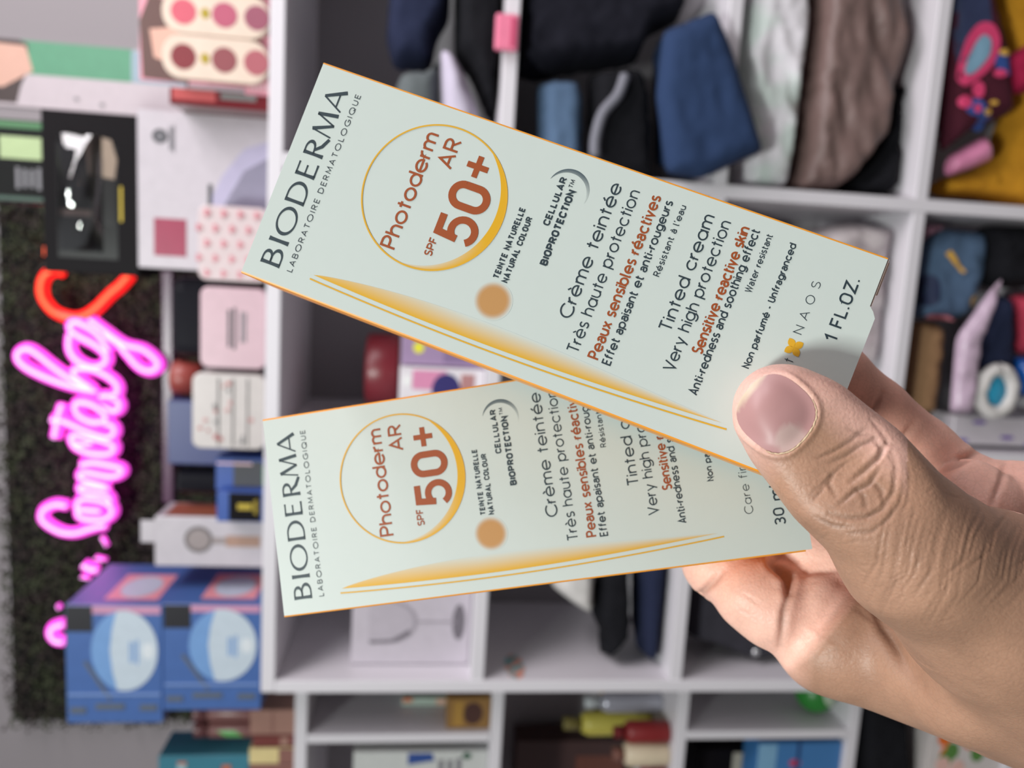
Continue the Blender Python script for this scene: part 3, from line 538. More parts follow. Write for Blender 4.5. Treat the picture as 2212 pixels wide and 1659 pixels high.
# ------------------------------------------------------------------ goods behind: builders
def span(px0, px1, py0, py1, y):
    """pixel box on the plane at depth y -> world x0, x1, z0, z1 (the picture lies on its side)"""
    mx, my = (px0 + px1) / 2, (py0 + py1) / 2
    return at(mx, py1, y)[0], at(mx, py0, y)[0], at(px1, my, y)[2], at(px0, my, y)[2]
class Front:
    """the front of a carton: prints laid on it as thin plates, placed in fractions u (left to right) and v (bottom to top)"""
    def __init__(s, root, x0, x1, y, z0, z1): s.r, s.x0, s.x1, s.y, s.z0, s.z1, s.n = root, x0, x1, y, z0, z1, 0
    def poly(s, name, pts, m, lift=1):
        L = s.r.location; n = len(pts); s.n += 1; t = .0003 + .0001 * s.n
        c = [(s.x0 + u * (s.x1 - s.x0) - L[0], s.z0 + v * (s.z1 - s.z0) - L[2]) for u, v in pts]
        V = [(x, s.y - t - L[1], z) for x, z in c] + [(x, s.y - L[1], z) for x, z in c]
        return link(name, mesh_of(name, V, [tuple(range(n))] + [(i, i + n, (i + 1) % n + n, (i + 1) % n) for i in range(n)]), m, s.r)
    def rect(s, name, u0, u1, v0, v1, m): return s.poly(name, [(u0, v0), (u1, v0), (u1, v1), (u0, v1)], m)
    def oval(s, name, u, v, ru, rv, m, a0=0, a1=360): return s.poly(name, [(u + ru * math.cos(a), v + rv * math.sin(a)) for a in np.radians(np.linspace(a0, a1, 25))[:-1 if a1 - a0 == 360 else None]], m)
    def bars(s, name, u0, u1, v0, v1, n, m, ragged=.25, seed=1):
        r = random.Random(seed)
        L = s.r.location; s.n += 1; t = .0003 + .0001 * s.n; V, Fc = [], []
        for i in range(n):
            a, b = v0 + (v1 - v0) * i / n, v0 + (v1 - v0) * (i + .55) / n; c = r.uniform(0, ragged) * (u1 - u0) / 2
            for u, v in ((u0 + c, a), (u1 - c, a), (u1 - c, b), (u0 + c, b)): V.append((s.x0 + u * (s.x1 - s.x0) - L[0], s.y - t - L[1], s.z0 + v * (s.z1 - s.z0) - L[2]))
            Fc.append((4 * i, 4 * i + 1, 4 * i + 2, 4 * i + 3))
        o = link(name, mesh_of(name, V, Fc), m, s.r); o['kind'] = 'stuff'; return o
def carton(name, label, px, y, depth, m, cat='box', base=None, group=None, bev=.0012, part='carton', zcap=None, xr=None):
    x0, x1, z0, z1 = span(*px, y)
    if xr: x0, x1 = max(x0, xr[0]), min(x1, xr[1])
    if base is not None: z0 = base
    if zcap is not None: z1 = min(z1, zcap)
    root = empty(name, ((x0 + x1) / 2, y + depth / 2, z0), label, cat, group)
    box(part, x0, x1, y, y + depth, z0, z1, m, root, bev, 1)
    return root, Front(root, x0, x1, y, z0, z1)
def inside(x, z, pl):
    c = False; j = len(pl) - 1
    for i in range(len(pl)):
        if (pl[i][1] > z) != (pl[j][1] > z) and x < (pl[j][0] - pl[i][0]) * (z - pl[i][1]) / (pl[j][1] - pl[i][1]) + pl[i][0]: c = not c
        j = i
    return c
def resample(pl, step):
    out = []
    for i in range(len(pl)):
        a, b = np.array(pl[i]), np.array(pl[(i + 1) % len(pl)]); n = max(1, int(np.linalg.norm(b - a) / step))
        out += [tuple(a + (b - a) * k / n) for k in range(n)]
    return out
def pillow(pl, y0, thick, seed=0, wr=.004, wf=(30, 30), rot=0.0, step=.009, bow=None):
    """a soft folded mass: rounded on the rim of its outline, with folds over its front -> verts, faces"""
    b = resample(pl, step); b = [tuple((np.array(b[i - 1]) + 2 * np.array(b[i]) + np.array(b[(i + 1) % len(b)])) / 4) for i in range(len(b))]
    xs, zs = [p[0] for p in b], [p[1] for p in b]; pts = list(b); B = np.array(b)
    r = random.Random(seed); z = min(zs) + step * .6; k = 0
    while z < max(zs):
        x = min(xs) + (step * .5 if k % 2 else 0)
        while x < max(xs):
            q = (x + r.uniform(-.2, .2) * step, z + r.uniform(-.2, .2) * step)
            if inside(*q, b) and np.min(np.hypot(B[:, 0] - q[0], B[:, 1] - q[1])) > step * .6: pts.append(q)
            x += step
        z += step * .87; k += 1
    n = len(b); co, _, tri, _, _, _ = delaunay_2d_cdt([Vector(p) for p in pts], [(i, (i + 1) % n) for i in range(n)], [], 1, 1e-7)
    R = thick * .5; RR = min(R, .017); V = []; A = np.array([list(c) for c in co]); nv = len(co); ca, sa = math.cos(rot), math.sin(rot)
    seg = B - np.roll(B, -1, 0)
    d = np.min(np.hypot(A[:, None, 0] - B[None, :, 0], A[:, None, 1] - B[None, :, 1]), axis=1)
    for i, c in enumerate(co):
        q = min(1, max(0, (d[i] - step * .3)) / RR); e = R * math.sqrt(max(0, 1 - (1 - q) ** 2))
        u, w = c[0] * ca + c[1] * sa, -c[0] * sa + c[1] * ca
        f = noise.noise((u * wf[0] + seed * 3.1, w * wf[1], seed * 1.7)) + .5 * noise.noise((u * wf[0] * 2.3, w * wf[1] * 2.3 + seed, 5.0)); f = (1 - abs(f) * 1.6)
        yb = bow(c[0], c[1]) if bow else 0
        V.append((c[0], y0 + R - e - wr * f * q + yb, c[1]))
    onb = set()
    for i, c in enumerate(co):
        if d[i] < 1e-6: onb.add(i)
    back = {}
    for i, c in enumerate(co):
        if i in onb: back[i] = i
        else: back[i] = len(V); V.append((c[0], y0 + R + (y0 + R - V[i][1]) * .9 if not bow else V[i][1] + thick * .8, c[1]))
    Fc = []
    for t in tri:
        if not inside((A[t[0]][0] + A[t[1]][0] + A[t[2]][0]) / 3, (A[t[0]][1] + A[t[1]][1] + A[t[2]][1]) / 3, b): continue
        Fc.append(tuple(t)); bk = tuple(back[i] for i in reversed(t))
        if bk != tuple(reversed(t)): Fc.append(bk)
    return V, Fc
CELLS = {('A', 1): (0, 2), ('A', 2): (0, 1), ('A', 3): (0, 0), ('B', 1): (1, 2), ('B', 2): (1, 1), ('B', 3): (1, 0), ('C', 1): (2, 2), ('C', 2): (2, 1), ('C', 3): (2, 0), ('D', 1): (3, 2), ('D', 2): (3, 1)}
def bounds(cell):
    r, c = CELLS[cell]; return VX[c][1] + .0015, VX[c + 1][0] - .0015, TZ[r + 1] + .0215, TZ[r] - .002
def garment(name, label, pxs, y, thick, m, cell=None, cat='clothes', seed=1, wr=.004, wf=(30, 30), rot=0.0, group=None, floor=False, step=.009, bow=None, sheet=False):
    pl = [(lambda p: (p[0], p[2]))(at(px, py, y)) for px, py in pxs]
    if cell:
        x0, x1, z0, z1 = bounds(cell); pl = [(min(max(a, x0), x1), min(max(b, z0), z1)) for a, b in pl]
        if floor: zm = min(p[1] for p in pl); pl = [(a, z0 if b < zm + .02 else b) for a, b in pl]
    q = []
    for p in pl:
        if not q or math.dist(p, q[-1]) > 1e-4: q.append(p)
    if math.dist(q[0], q[-1]) < 1e-4: q.pop()
    V, Fc = pillow(q, y, thick, seed, wr, wf, rot, step, bow)
    V = np.array(V); o = np.array([(V[:, 0].min() + V[:, 0].max()) / 2, y + thick / 2, V[:, 2].min()])
    ob = link(name, mesh_of(name, V - o, Fc), m, None, True); ob.location = o
    tag(ob, label, cat, group); return ob
def decal(name, parent, pxs, y, m, lift=.0015):
    """a print on a garment: follows the garment's front by dropping onto it"""
    wm = parent.location; bt_ = BVHTree.FromPolygons([v.co for v in parent.data.vertices], [tuple(p.vertices) for p in parent.data.polygons])
    q_ = [pxs[-1]] + list(pxs) + [pxs[0], pxs[1]]; q_ = [tuple(p) for p in smooth_line(q_, 4)][4:-5] if len(pxs) > 4 else pxs
    b = resample([(lambda p: (p[0], p[2]))(at(px, py, y)) for px, py in q_], .006); B = np.array(b); cx_, cz_ = B.mean(0)
    V, Fc, n = [], [], len(b)
    for k in (1.0, .66, .33, .02):
        for p in b:
            x, z = cx_ + (p[0] - cx_) * k, cz_ + (p[1] - cz_) * k; h = bt_.ray_cast(Vector((x - wm[0], -2, z - wm[2])), Vector((0, 1, 0)))[0]
            V.append((x - wm[0], (h.y if h else y - wm[1] + .01) - lift, z - wm[2]))
    for r in range(3):
        for i in range(n): Fc.append((r * n + i, r * n + (i + 1) % n, (r + 1) * n + (i + 1) % n, (r + 1) * n + i))
    return link(name, mesh_of(name, V, Fc), m, parent, True)
def ovalpx(cx_, cy_, rx, ry, n=18, rot=0): return [(cx_ + rx * math.cos(a) * math.cos(rot) - ry * math.sin(a) * math.sin(rot), cy_ + rx * math.cos(a) * math.sin(rot) + ry * math.sin(a) * math.cos(rot)) for a in np.linspace(0, 2 * math.pi, n, endpoint=False)]
def tube_me(name, pts, r, sides=8, caps=True):
    P_ = np.array(pts, float); n = len(P_); V, Fc = [], []; up = np.array([0, 1.0, 0])
    for i in range(n):
        t = P_[min(i + 1, n - 1)] - P_[max(i - 1, 0)]; t /= np.linalg.norm(t) + 1e-12; a = np.cross(t, up); a /= np.linalg.norm(a) + 1e-12; b = np.cross(a, t)
        k = 1.0
        if caps and i in (0, n - 1): k = .35
        for s_ in range(sides): an = 2 * math.pi * s_ / sides; V.append(P_[i] + r * k * (math.cos(an) * a + math.sin(an) * b))
    for i in range(n - 1):
        for s_ in range(sides): Fc.append((i * sides + s_, i * sides + (s_ + 1) % sides, (i + 1) * sides + (s_ + 1) % sides, (i + 1) * sides + s_))
    Fc += [tuple(range(sides - 1, -1, -1)), tuple(range((n - 1) * sides, n * sides))]; return mesh_of(name, V, Fc)
def smooth_line(pts, n=6):
    P_ = [np.array(p, float) for p in pts]; out = []
    for i in range(len(P_) - 1):
        a, b, c, d = P_[max(i - 1, 0)], P_[i], P_[i + 1], P_[min(i + 2, len(P_) - 1)]
        for k in range(n): t = k / n; out.append(.5 * ((2 * b) + (c - a) * t + (2 * a - 5 * b + 4 * c - d) * t * t + (3 * b - a - 3 * c + d) * t ** 3))
    return out + [P_[-1]]
def lathe(name, prof, m, parent=None, n=28):
    V, Fc = [], []
    for r, z in prof:
        for i in range(n): a = 2 * math.pi * i / n; V.append((r * math.cos(a), r * math.sin(a), z))
    for j in range(len(prof) - 1):
        for i in range(n): Fc.append((j * n + i, j * n + (i + 1) % n, (j + 1) * n + (i + 1) % n, (j + 1) * n + i))
    return link(name, mesh_of(name, V, Fc + [tuple(range(n - 1, -1, -1)), tuple(range((len(prof) - 1) * n, len(prof) * n))]), m, parent, True)
K = lambda n, rgb, r=.6, **k: mat(n, rgb, r, **k)
cloth = lambda n, rgb, **k: mat(n, rgb, .9, scale=k.pop('scale', 120), vary=k.pop('vary', .18), bump=.25, spec=.2, **k)
def rrect_me(name, w, d, h, r, e=.0015):
    o = []
    for cx_, cz_, a0 in ((w / 2 - r, h - r, 0), (-w / 2 + r, h - r, 90), (-w / 2 + r, r, 180), (w / 2 - r, r, 270)): o += [(cx_ + r * math.cos(a), cz_ + r * math.sin(a)) for a in np.radians(np.linspace(a0, a0 + 90, 7))]
    n = len(o); V = []
    for y, k in ((-d / 2, e), (-d / 2 + e, 0), (d / 2 - e, 0), (d / 2, e)): V += [(x * (1 - 2 * k / w), y, h / 2 + (z - h / 2) * (1 - 2 * k / h)) for x, z in o]
    return mesh_of(name, V, [tuple(range(n - 1, -1, -1)), tuple(range(3 * n, 4 * n))] + [(j * n + i, j * n + (i + 1) % n, (j + 1) * n + (i + 1) % n, (j + 1) * n + i) for j in range(3) for i in range(n)])
# ------------------------------------------------------------------ wall: leafy panel, neon sign, poster
def grass_panel():
    y = WALLY - .012; x0, x1, z0, z1 = span(14, 560, 440, 1552, y)
    root = empty('leaf_panel', ((x0 + x1) / 2, WALLY, z0), 'dark artificial leaf panel on the wall behind the neon sign', 'panel')
    L = root.location; box('backing', x0, x1, WALLY - .012, WALLY - .0005, z0, z1, K('leaf_backing', (12, 12, 10), .9), root)
    r = random.Random(11); V, Fc = [], []
    for i in range(15000):
        x, z = r.uniform(x0 - .008, x1 + .008), r.uniform(z0 - .008, z1 + .008); yy = WALLY - .012 - min(.034, abs(r.gauss(.012, .011))); c = np.array([x, yy, z]) - np.array(L)
        a, b = r.uniform(0, 6.28), r.uniform(-.9, .9); u = np.array([math.cos(a) * math.cos(b), math.sin(b), math.sin(a) * math.cos(b)]); w = np.cross(u, [r.uniform(-.3, .3), -1, r.uniform(-.3, .3)]); w /= np.linalg.norm(w)
        l, h = r.uniform(.007, .013), r.uniform(.0022, .0042); k = len(V)
        V += [c - u * l * .5, c + w * h, c + u * l * .5 + np.array([0, -.002, 0]), c - w * h]; Fc += [(k, k + 1, k + 2, k + 3)]
    o = link('leaves', mesh_of('leaves', V, Fc), mat('plastic_leaf', (58, 50, 48), .6, rgb2=(66, 72, 52), scale=26, spec=.2), root); o['kind'] = 'stuff'
grass_panel()
NY = WALLY - .075
def zz(pts, ox, oy, s=2.765): return [(ox + a / s, oy + b / s) for a, b in pts]
NEON = [zz([(410, 90), (340, 80), (275, 110), (260, 160), (300, 205), (380, 245), (460, 250), (540, 225), (600, 210), (640, 205)], 0, 1059),
        [(172, 1100), (175, 1113), (195, 1120), (230, 1119), (246, 1104), (238, 1088), (213, 1078), (182, 1076), (171, 1088), (176, 1098), (222, 1102)],
        [(243, 1085), (232, 1068), (190, 1062), (176, 1054), (190, 1047), (240, 1054)], [(236, 1050), (190, 1036), (176, 1026), (190, 1019), (240, 1028), (262, 1022), (266, 1012), (250, 1006), (205, 998), (176, 1004)],
        zz([(440, 1110), (470, 1150), (560, 1185), (660, 1185), (692, 1145), (640, 1115), (540, 1090), (455, 1075), (438, 1105), (480, 1130), (560, 1120)], 0, 550),
        zz([(310, 985), (385, 992), (520, 1050), (640, 1090), (692, 1060), (680, 1020), (610, 1000)], 0, 550), zz([(335, 1095), (345, 1040), (360, 960), (382, 890)], 0, 550),
        zz([(640, 990), (570, 1000), (500, 972), (462, 930), (472, 882), (560, 895), (635, 950), (640, 990)], 0, 550), zz([(470, 862), (600, 895), (690, 932), (724, 900), (695, 860), (600, 840)], 0, 550),
        zz([(590, 815), (440, 785), (300, 738), (180, 680), (124, 630), (122, 585), (170, 562), (230, 590), (330, 670), (440, 745), (560, 800)], 0, 550), zz([(560, 800), (480, 745), (450, 700), (490, 678), (580, 690), (670, 738), (712, 790), (690, 838), (600, 842)], 0, 550),
        zz([(430, 470), (425, 560), (470, 630), (560, 672), (632, 650), (642, 600), (580, 540), (470, 480), (428, 430), (470, 405), (590, 470), (660, 580)], 0, 550),
        zz([(540, 385), (640, 460), (750, 535), (860, 565), (930, 618), (952, 662), (905, 694), (835, 668), (760, 585), (690, 510), (520, 430)], 0, 550),
        [(222, 1158), (233, 1178)], [(208, 1203), (231, 1208)], [(181, 1217), (197, 1226), (213, 1229)], [(178, 1244), (195, 1247)], [(127, 1305), (131, 1313)], [(141, 1345), (119, 1352), (112, 1366), (123, 1381), (141, 1384)]]
REDN = [zz([(390, 105), (330, 95), (275, 130), (255, 200), (270, 270), (330, 340), (420, 375), (500, 370), (580, 320), (660, 240), (730, 180), (785, 115)], 0, 550), [(101, 533), (101, 553)]]
def neon():
    c = at(200, 900, NY); root = empty('neon_sign', (c[0], NY, at(345, 900, NY)[2]), 'glowing pink neon script lettering with a red swoosh, on dark leaf panel', 'sign'); L = np.array(root.location)
    pk = mat('neon_pink', (255, 60, 220), .4, emit=(1.0, .09, .78), strength=1.35); pkc = mat('neon_pink_core', (255, 200, 250), .4, emit=(1.0, .38, .92), strength=1.35)
    rd = mat('neon_red', (255, 20, 20), .4, emit=(1.0, .012, .012), strength=1.5); rdc = mat('neon_red_core', (255, 90, 50), .4, emit=(1.0, .14, .05), strength=1.5)
    for lst, a, b, nm in ((NEON, pk, pkc, 'pink_tube'), (REDN, rd, rdc, 'red_tube')):
        for i, pl in enumerate(lst):
            P_ = [at(px, py, NY - .0015 * (i % 4)) - L for px, py in pl]; P_ = smooth_line(P_, 7) if len(P_) > 2 else P_
            t = link(nm, tube_me(nm, P_, .0112), a, root, True)
            link('bright_core', tube_me('bright_core', [p + np.array([0, -.0088, 0]) for p in P_], .0040, 6), b, t, True)
neon()
def poster():
    x0, x1, z0, z1 = span(-60, 402, 97, 240, WALLY - .004); root = empty('wall_poster', ((x0 + x1) / 2, WALLY, z0), 'green and white printed poster strip on the wall, top corner', 'poster')
    box('board', x0, x1, WALLY - .004, WALLY - .0004, z0, z1, K('poster_white', (196, 184, 190), .5), root); f = Front(root, x0, x1, WALLY - .004, z0, z1)
    # u runs with world x (picture top), v with world z (picture left)
    f.rect('green_band', .5, 1, .25, 1, K('poster_green', (84, 150, 116), .5)); f.rect('blue_band', .5, .98, 0, .26, K('poster_blue', (150, 170, 184), .5))
    f.poly('printed_hair', [(.6, .74), (.95, .74), (1, .78), (1, 1), (.05, 1), (.05, .80), (.3, .78)], K('print_hair', (60, 44, 42), .5)); f.poly('printed_face', [(.28, .86), (.55, .72), (.92, .75), (.94, .98), (.28, .98)], K('print_skin', (214, 168, 150), .5))
    f.oval('grey_dot', .18, .52, .03, .012, K('print_grey', (130, 125, 130), .6)); f.oval('grey_dot', .12, .40, .03, .012, K('print_grey', (130, 125, 130), .6))
poster()
x0, x1, z0, z1 = span(349, 374, 585, 1088, .377)
tag(box('acrylic_rail', x0, x1, .377, .389, z0, z1, mat('neonlit_acrylic', (84, 44, 76), .3), None, .003, 2), 'acrylic rail, neon glow painted into its colour, along the wall below the neon lettering', 'rail')  # clear acrylic; the pink neon light on it is put into the colour
# ------------------------------------------------------------------ goods on top of the cube shelf
TOP = TZ[0] + .0212
pinkc = K('pink_card', (222, 150, 166), .4)
def makeup():
    root, f = carton('makeup_display', 'pink card display tray of makeup palettes with a portrait card', (530, 574, -60, 205), .015, .075, pinkc, 'display', TOP, part='tray'); L = root.location
    f.oval('red_print', .2, .5, .05, .22, K('print_red', (190, 60, 70), .5)); f.bars('pale_print', .03, .10, .1, .9, 5, K('print_pale', (240, 200, 210), .5))
    x0, x1, z0, z1 = span(302, 545, -50, 182, .092); box('backing_card', x0, x1, .0905, .0945, TOP, z1, pinkc, root); g = Front(root, x0, x1, .0905, TOP, z1)
    g.poly('printed_hair', [(.0, .66), (.02, .98), (.55, 1.0), (.80, .93), (.72, .66), (.5, .62)], K('print_brown', (92, 62, 56), .5)); g.poly('printed_face', [(.15, .72), (.22, .9), (.48, .93), (.52, .74), (.3, .66)], K('print_skin', (214, 168, 150), .5))
    return root
makeup()
pal_m = K('ivory_plastic', (226, 206, 190), .25); clr = mat('glossy_foil', (214, 214, 210), .12, metal=.6)
for i, (py0, py1, cols, w) in enumerate(((98, 190, ((128, 40, 48), (140, 70, 76), (170, 90, 100)), 'lower'), (5, 96, ((206, 90, 108), (180, 84, 110), (150, 80, 100)), 'upper'), (-90, 0, ((200, 120, 120), (190, 100, 110), (160, 90, 90)), 'top'))):
    x0, x1, z0, z1 = span(372, 545, py0, py1, .045)
    root = empty('eyeshadow_palette', ((x0 + x1) / 2, .055, TOP), ('ivory makeup palette with dark red pans, beside the white gadget carton', 'ivory makeup palette with rose pans, between its two neighbours', 'ivory makeup palette cut off by the picture edge')[i], 'makeup', 'ivory palettes in the pink display')
    root.location.y = .1005; box('case', x0, x1, .0955, .1105, TOP, z1, pal_m, root, .006, 3) if False else None
    # upright case standing in front of the backing card, above the tray lip
    root.location = ((x0 + x1) / 2, .0, TOP + .0); link('case', rrect_me('case', x1 - x0, .0135, z1 - TOP, .026), pal_m, root).location = (0, .00775, 0); f = Front(root, x0, x1, .001, TOP, z1)
    for k, (v, c) in enumerate(zip((.80, .42, .12), cols)): f.oval('pan', .5, v, .29, .118, mat('pan_%d_%d_%d' % c, c, .6)); 
    f.oval('gold_letter', .5, .60, .12, .04, mat('gold_foil', (226, 200, 90), .2, metal=.5))
rt, f = carton('red_carton', 'dark red carton squeezed between the makeup display and the white carton', (366, 572, 196, 232), .02, .06, mat('maroon_gloss', (112, 40, 46), .15), 'box', TOP); f.rect('red_panel', .3, .98, .55, .97, K('red_panel', (184, 84, 84), .3)); f.rect('silver_strip', .5, .9, .15, .5, mat('silver_strip', (190, 190, 188), .15, metal=.7))
def white_carton():
    root, f = carton('gadget_carton', 'large white carton with crimson square and grey appliance picture', (297, 572, 245, 585), .075, .10, K('white_print', (192, 185, 192), .35), 'box', TOP)
    f.oval('round_logo', .84, .84, .045, .055, K('print_dark', (62, 62, 68), .5)); f.oval('logo_centre', .84, .84, .02, .024, K('print_greyish', (120, 118, 124), .5)); f.rect('crimson_square', .085, .325, .655, .885, K('print_crimson', (150, 44, 76), .4))
    lav = K('print_lavender', (176, 170, 196), .4); f.poly('appliance_body', [(.28, .05), (.86, .05), (.80, .24), (.62, .40), (.42, .50), (.28, .50)], lav); f.poly('appliance_shade', [(.34, .05), (.76, .05), (.66, .24), (.44, .38), (.34, .36)], K('print_violet_grey', (132, 128, 148), .4)); f.rect('dark_slot', .42, .56, .47, .50, K('print_dark', (62, 62, 68), .5))
    f.bars('fine_print', .74, .92, .74, .78, 3, K('print_greyish', (120, 118, 124), .5)); return root, f
wc, wf_ = white_carton(); WTOP = wf_.z1 + .0004
def black_box():
    root, f = carton('brush_box', 'black gift box with window showing a beige-headed brush, stacked on the white carton', (92, 297, 242, 592), .08, .09, mat('black_card', (20, 17, 20), .5, spec=.08), 'box', WTOP)
    f.poly('window', [(.10, .22), (.80, .22), (.86, .5), (.80, .85), (.10, .85)], mat('window_dark', (12, 10, 13), .3, spec=.3)); f.poly('beige_brush', [(.60, .25), (.62, .52), (.80, .55), (.86, .44), (.84, .28), (.72, .22)], K('brush_beige', (142, 124, 108), .6)); f.poly('brush_handle', [(.30, .26), (.34, .50), (.60, .54), (.60, .26)], K('handle_black', (18, 16, 18), .25)); f.rect('copper_ferrule', .36, .40, .50, .84, K('ferrule', (112, 84, 74), .3))
    f.bars('gold_lettering', .34, .56, .17, .22, 1, mat('gold_foil', (226, 200, 90), .2, metal=.5), 0)
    # bulging clear blister over the window
    x0, x1, z0, z1 = f.x0 + .14 * (f.x1 - f.x0), f.x0 + .86 * (f.x1 - f.x0), f.z0 + .38 * (f.z1 - f.z0), f.z0 + .84 * (f.z1 - f.z0); V, Fc = [], []; L = root.location; n, m_ = 18, 14
    for i in range(n + 1):
        for j in range(m_ + 1):
            u, v = i / n, j / m_; e = (math.sin(math.pi * u) * math.sin(math.pi * v)) ** .6; V.append((x0 + u * (x1 - x0) - L[0], f.y - .0012 - .020 * e + .0035 * math.sin(11 * u + 7 * v) * e - L[1], z0 + v * (z1 - z0) - L[2]))
    for i in range(n):
        for j in range(m_): k = i * (m_ + 1) + j; Fc.append((k, k + m_ + 1, k + m_ + 2, k + 1))
    gl = bpy.data.materials.new('clear_blister'); gl.use_nodes = True; n_ = gl.node_tree; n_.nodes.remove(n_.nodes['Principled BSDF']); MATS['clear_blister'] = gl
    tr, gs, fr, ms = (n_.nodes.new(t) for t in ('ShaderNodeBsdfTransparent', 'ShaderNodeBsdfGlossy', 'ShaderNodeFresnel', 'ShaderNodeMixShader')); fr.inputs[0].default_value = 1.9; gs.inputs['Roughness'].default_value = .06; tr.inputs[0].default_value = (.8, .8, .84, 1)
    n_.links.new(fr.outputs[0], ms.inputs[0]); n_.links.new(tr.outputs[0], ms.inputs[1]); n_.links.new(gs.outputs[0], ms.inputs[2]); n_.links.new(ms.outputs[0], n_.nodes['Material Output'].inputs[0])
    link('blister', mesh_of('blister', V, Fc), gl, root, True); return f
bf = black_box()
def tonic():
    root, f = carton('tonic_box', 'small black box with pale green label, topmost of its stack', (-40, 91, 258, 436), .085, .06, K('black_green', (38, 40, 38), .4), 'box', bf.z1 + .0004)
    f.rect('green_stripe', 0, 1, 0, .99, mat('black_green2', (24, 25, 25), .5, spec=.1)); f.rect('side_stripe', .9, .985, 0, 1, K('dark_green', (52, 110, 62), .4)); f.rect('pale_label', .53, .80, 0.02, .70, K('pale_green', (166, 186, 136), .4)); f.bars('white_print', .16, .44, .04, .50, 4, K('print_greyish', (120, 118, 124), .5)); f.rect('low_stripe', .02, .07, 0, 1, K('dark_teal', (50, 78, 66), .4))
tonic()
def tin(name, label, px, m, y=.004, depth=.045, group=None, r=.012):
    x0, x1, z0, z1 = span(*px, y); root = empty(name, ((x0 + x1) / 2, y + depth / 2, TOP), label, 'tin', group)
    link('tin_body', rrect_me('tin_body', x1 - x0, depth, z1 - TOP, r), m, root); return root, Front(root, x0, x1, y, TOP, z1)
rt, f = tin('gift_tin', 'white tin dotted with pink hearts in front of the white carton', (428, 572, 446, 608), K('tin_blush', (212, 194, 196), .35)); r = random.Random(5)
for i in range(5):
    for j in range(4): u, v = .1 + .2 * i, .14 + .24 * j + (.12 if i % 2 else 0); f.poly('heart', [(u, v - .05), (u + .055, v + .02), (u + .028, v + .055), (u, v + .03), (u - .028, v + .055), (u - .055, v + .02)], K('heart_pink', (208, 130, 142), .4))
rt, f = tin('gift_tin', 'pale pink tin with dark lettering lines', (432, 572, 622, 796), K('tin_pink', (206, 174, 184), .35))
f.bars('dark_lettering', .22, .78, .46, .62, 2, K('print_dark', (62, 62, 68), .5), .3, 3); f.bars('lettering', .32, .72, .30, .42, 2, K('print_greyish', (120, 118, 124), .5), .3, 4)
rt, f = tin('gift_tin', 'off-white tin with scattered small red drawings', (415, 572, 808, 970), K('tin_cream', (198, 190, 188), .35)); r = random.Random(8)
for i in range(16): u, v = r.uniform(.08, .92), r.uniform(.1, .92); f.oval('drawing', u, v, r.uniform(.02, .045), r.uniform(.015, .04), (K('draw_red', (176, 92, 92), .4), K('draw_grey', (130, 126, 128), .4), K('draw_rose', (196, 140, 140), .4))[i % 3])
for k in range(3): f.rect('line', .05, .95, .24 + .2 * k, .25 + .2 * k, K('draw_grey', (130, 126, 128), .4))
def behind(name, label, px, y, d, m, cat, rnd=.01): 
    x0, x1, z0, z1 = span(*px, y); o = box(name, x0, x1, y, y + d, TOP, z1, m, None, rnd, 3); tag(o, label, cat); return o
behind('pouch', 'glossy black pouch standing behind the pale pink tin', (366, 572, 602, 778), .09, .05, mat('gloss_black', (26, 26, 32), .08), 'bag', .02)
x0, x1, z0, z1 = span(364, 572, 786, 860, .09); j = empty('cosmetic_jar', ((x0 + x1) / 2, .115, TOP), 'dark jar with round red lid behind the tins', 'jar'); lathe('jar_body', [(.024, 0), (.026, .004), (.026, z1 - TOP - .05), (.022, z1 - TOP - .045)], K('jar_dark', (40, 36, 46), .3), j); lathe('lid', [(.027, z1 - TOP - .045), (.027, z1 - TOP - .004), (.024, z1 - TOP)], K('lid_red', (150, 66, 60), .4), j)
behind('blue_box', 'tall navy blue box behind the off-white tin', (362, 572, 868, 1006), .085, .05, K('navy_box', (50, 58, 112), .4), 'box', .003)
behind('black_bottle', 'squat black bottle behind the perfume boxes', (376, 572, 1018, 1072), .09, .045, mat('gloss_black', (26, 26, 32), .08), 'bottle', .016)
rt, f = carton('perfume_box', 'royal blue perfume box with dark panel beside the off-white tin', (466, 572, 990, 1060), .03, .045, K('royal_blue', (52, 84, 160), .35), 'box', TOP); f.rect('dark_panel', .12, .92, .1, .66, K('print_dark', (62, 62, 68), .5)); f.rect('green_strip', .2, .8, .02, .09, K('strip_green', (90, 170, 110), .4)); f.rect('silver_line', .8, .86, .3, .98, K('print_pale', (240, 200, 210), .5))
rt, f = carton('perfume_box', 'black perfume box with gold print in front of the white hang carton', (468, 572, 1063, 1128), .006, .04, K('royal_blue', (52, 84, 160), .35), 'box', TOP); f.rect('black_panel', .04, .98, .06, .74, K('black_card', (34, 30, 34), .35)); f.rect('gold_monogram', .42, .62, .26, .56, mat('gold_foil', (226, 200, 90), .2, metal=.5)); f.bars('gold_print', .25, .78, .14, .24, 2, mat('gold_foil', (226, 200, 90), .2, metal=.5))
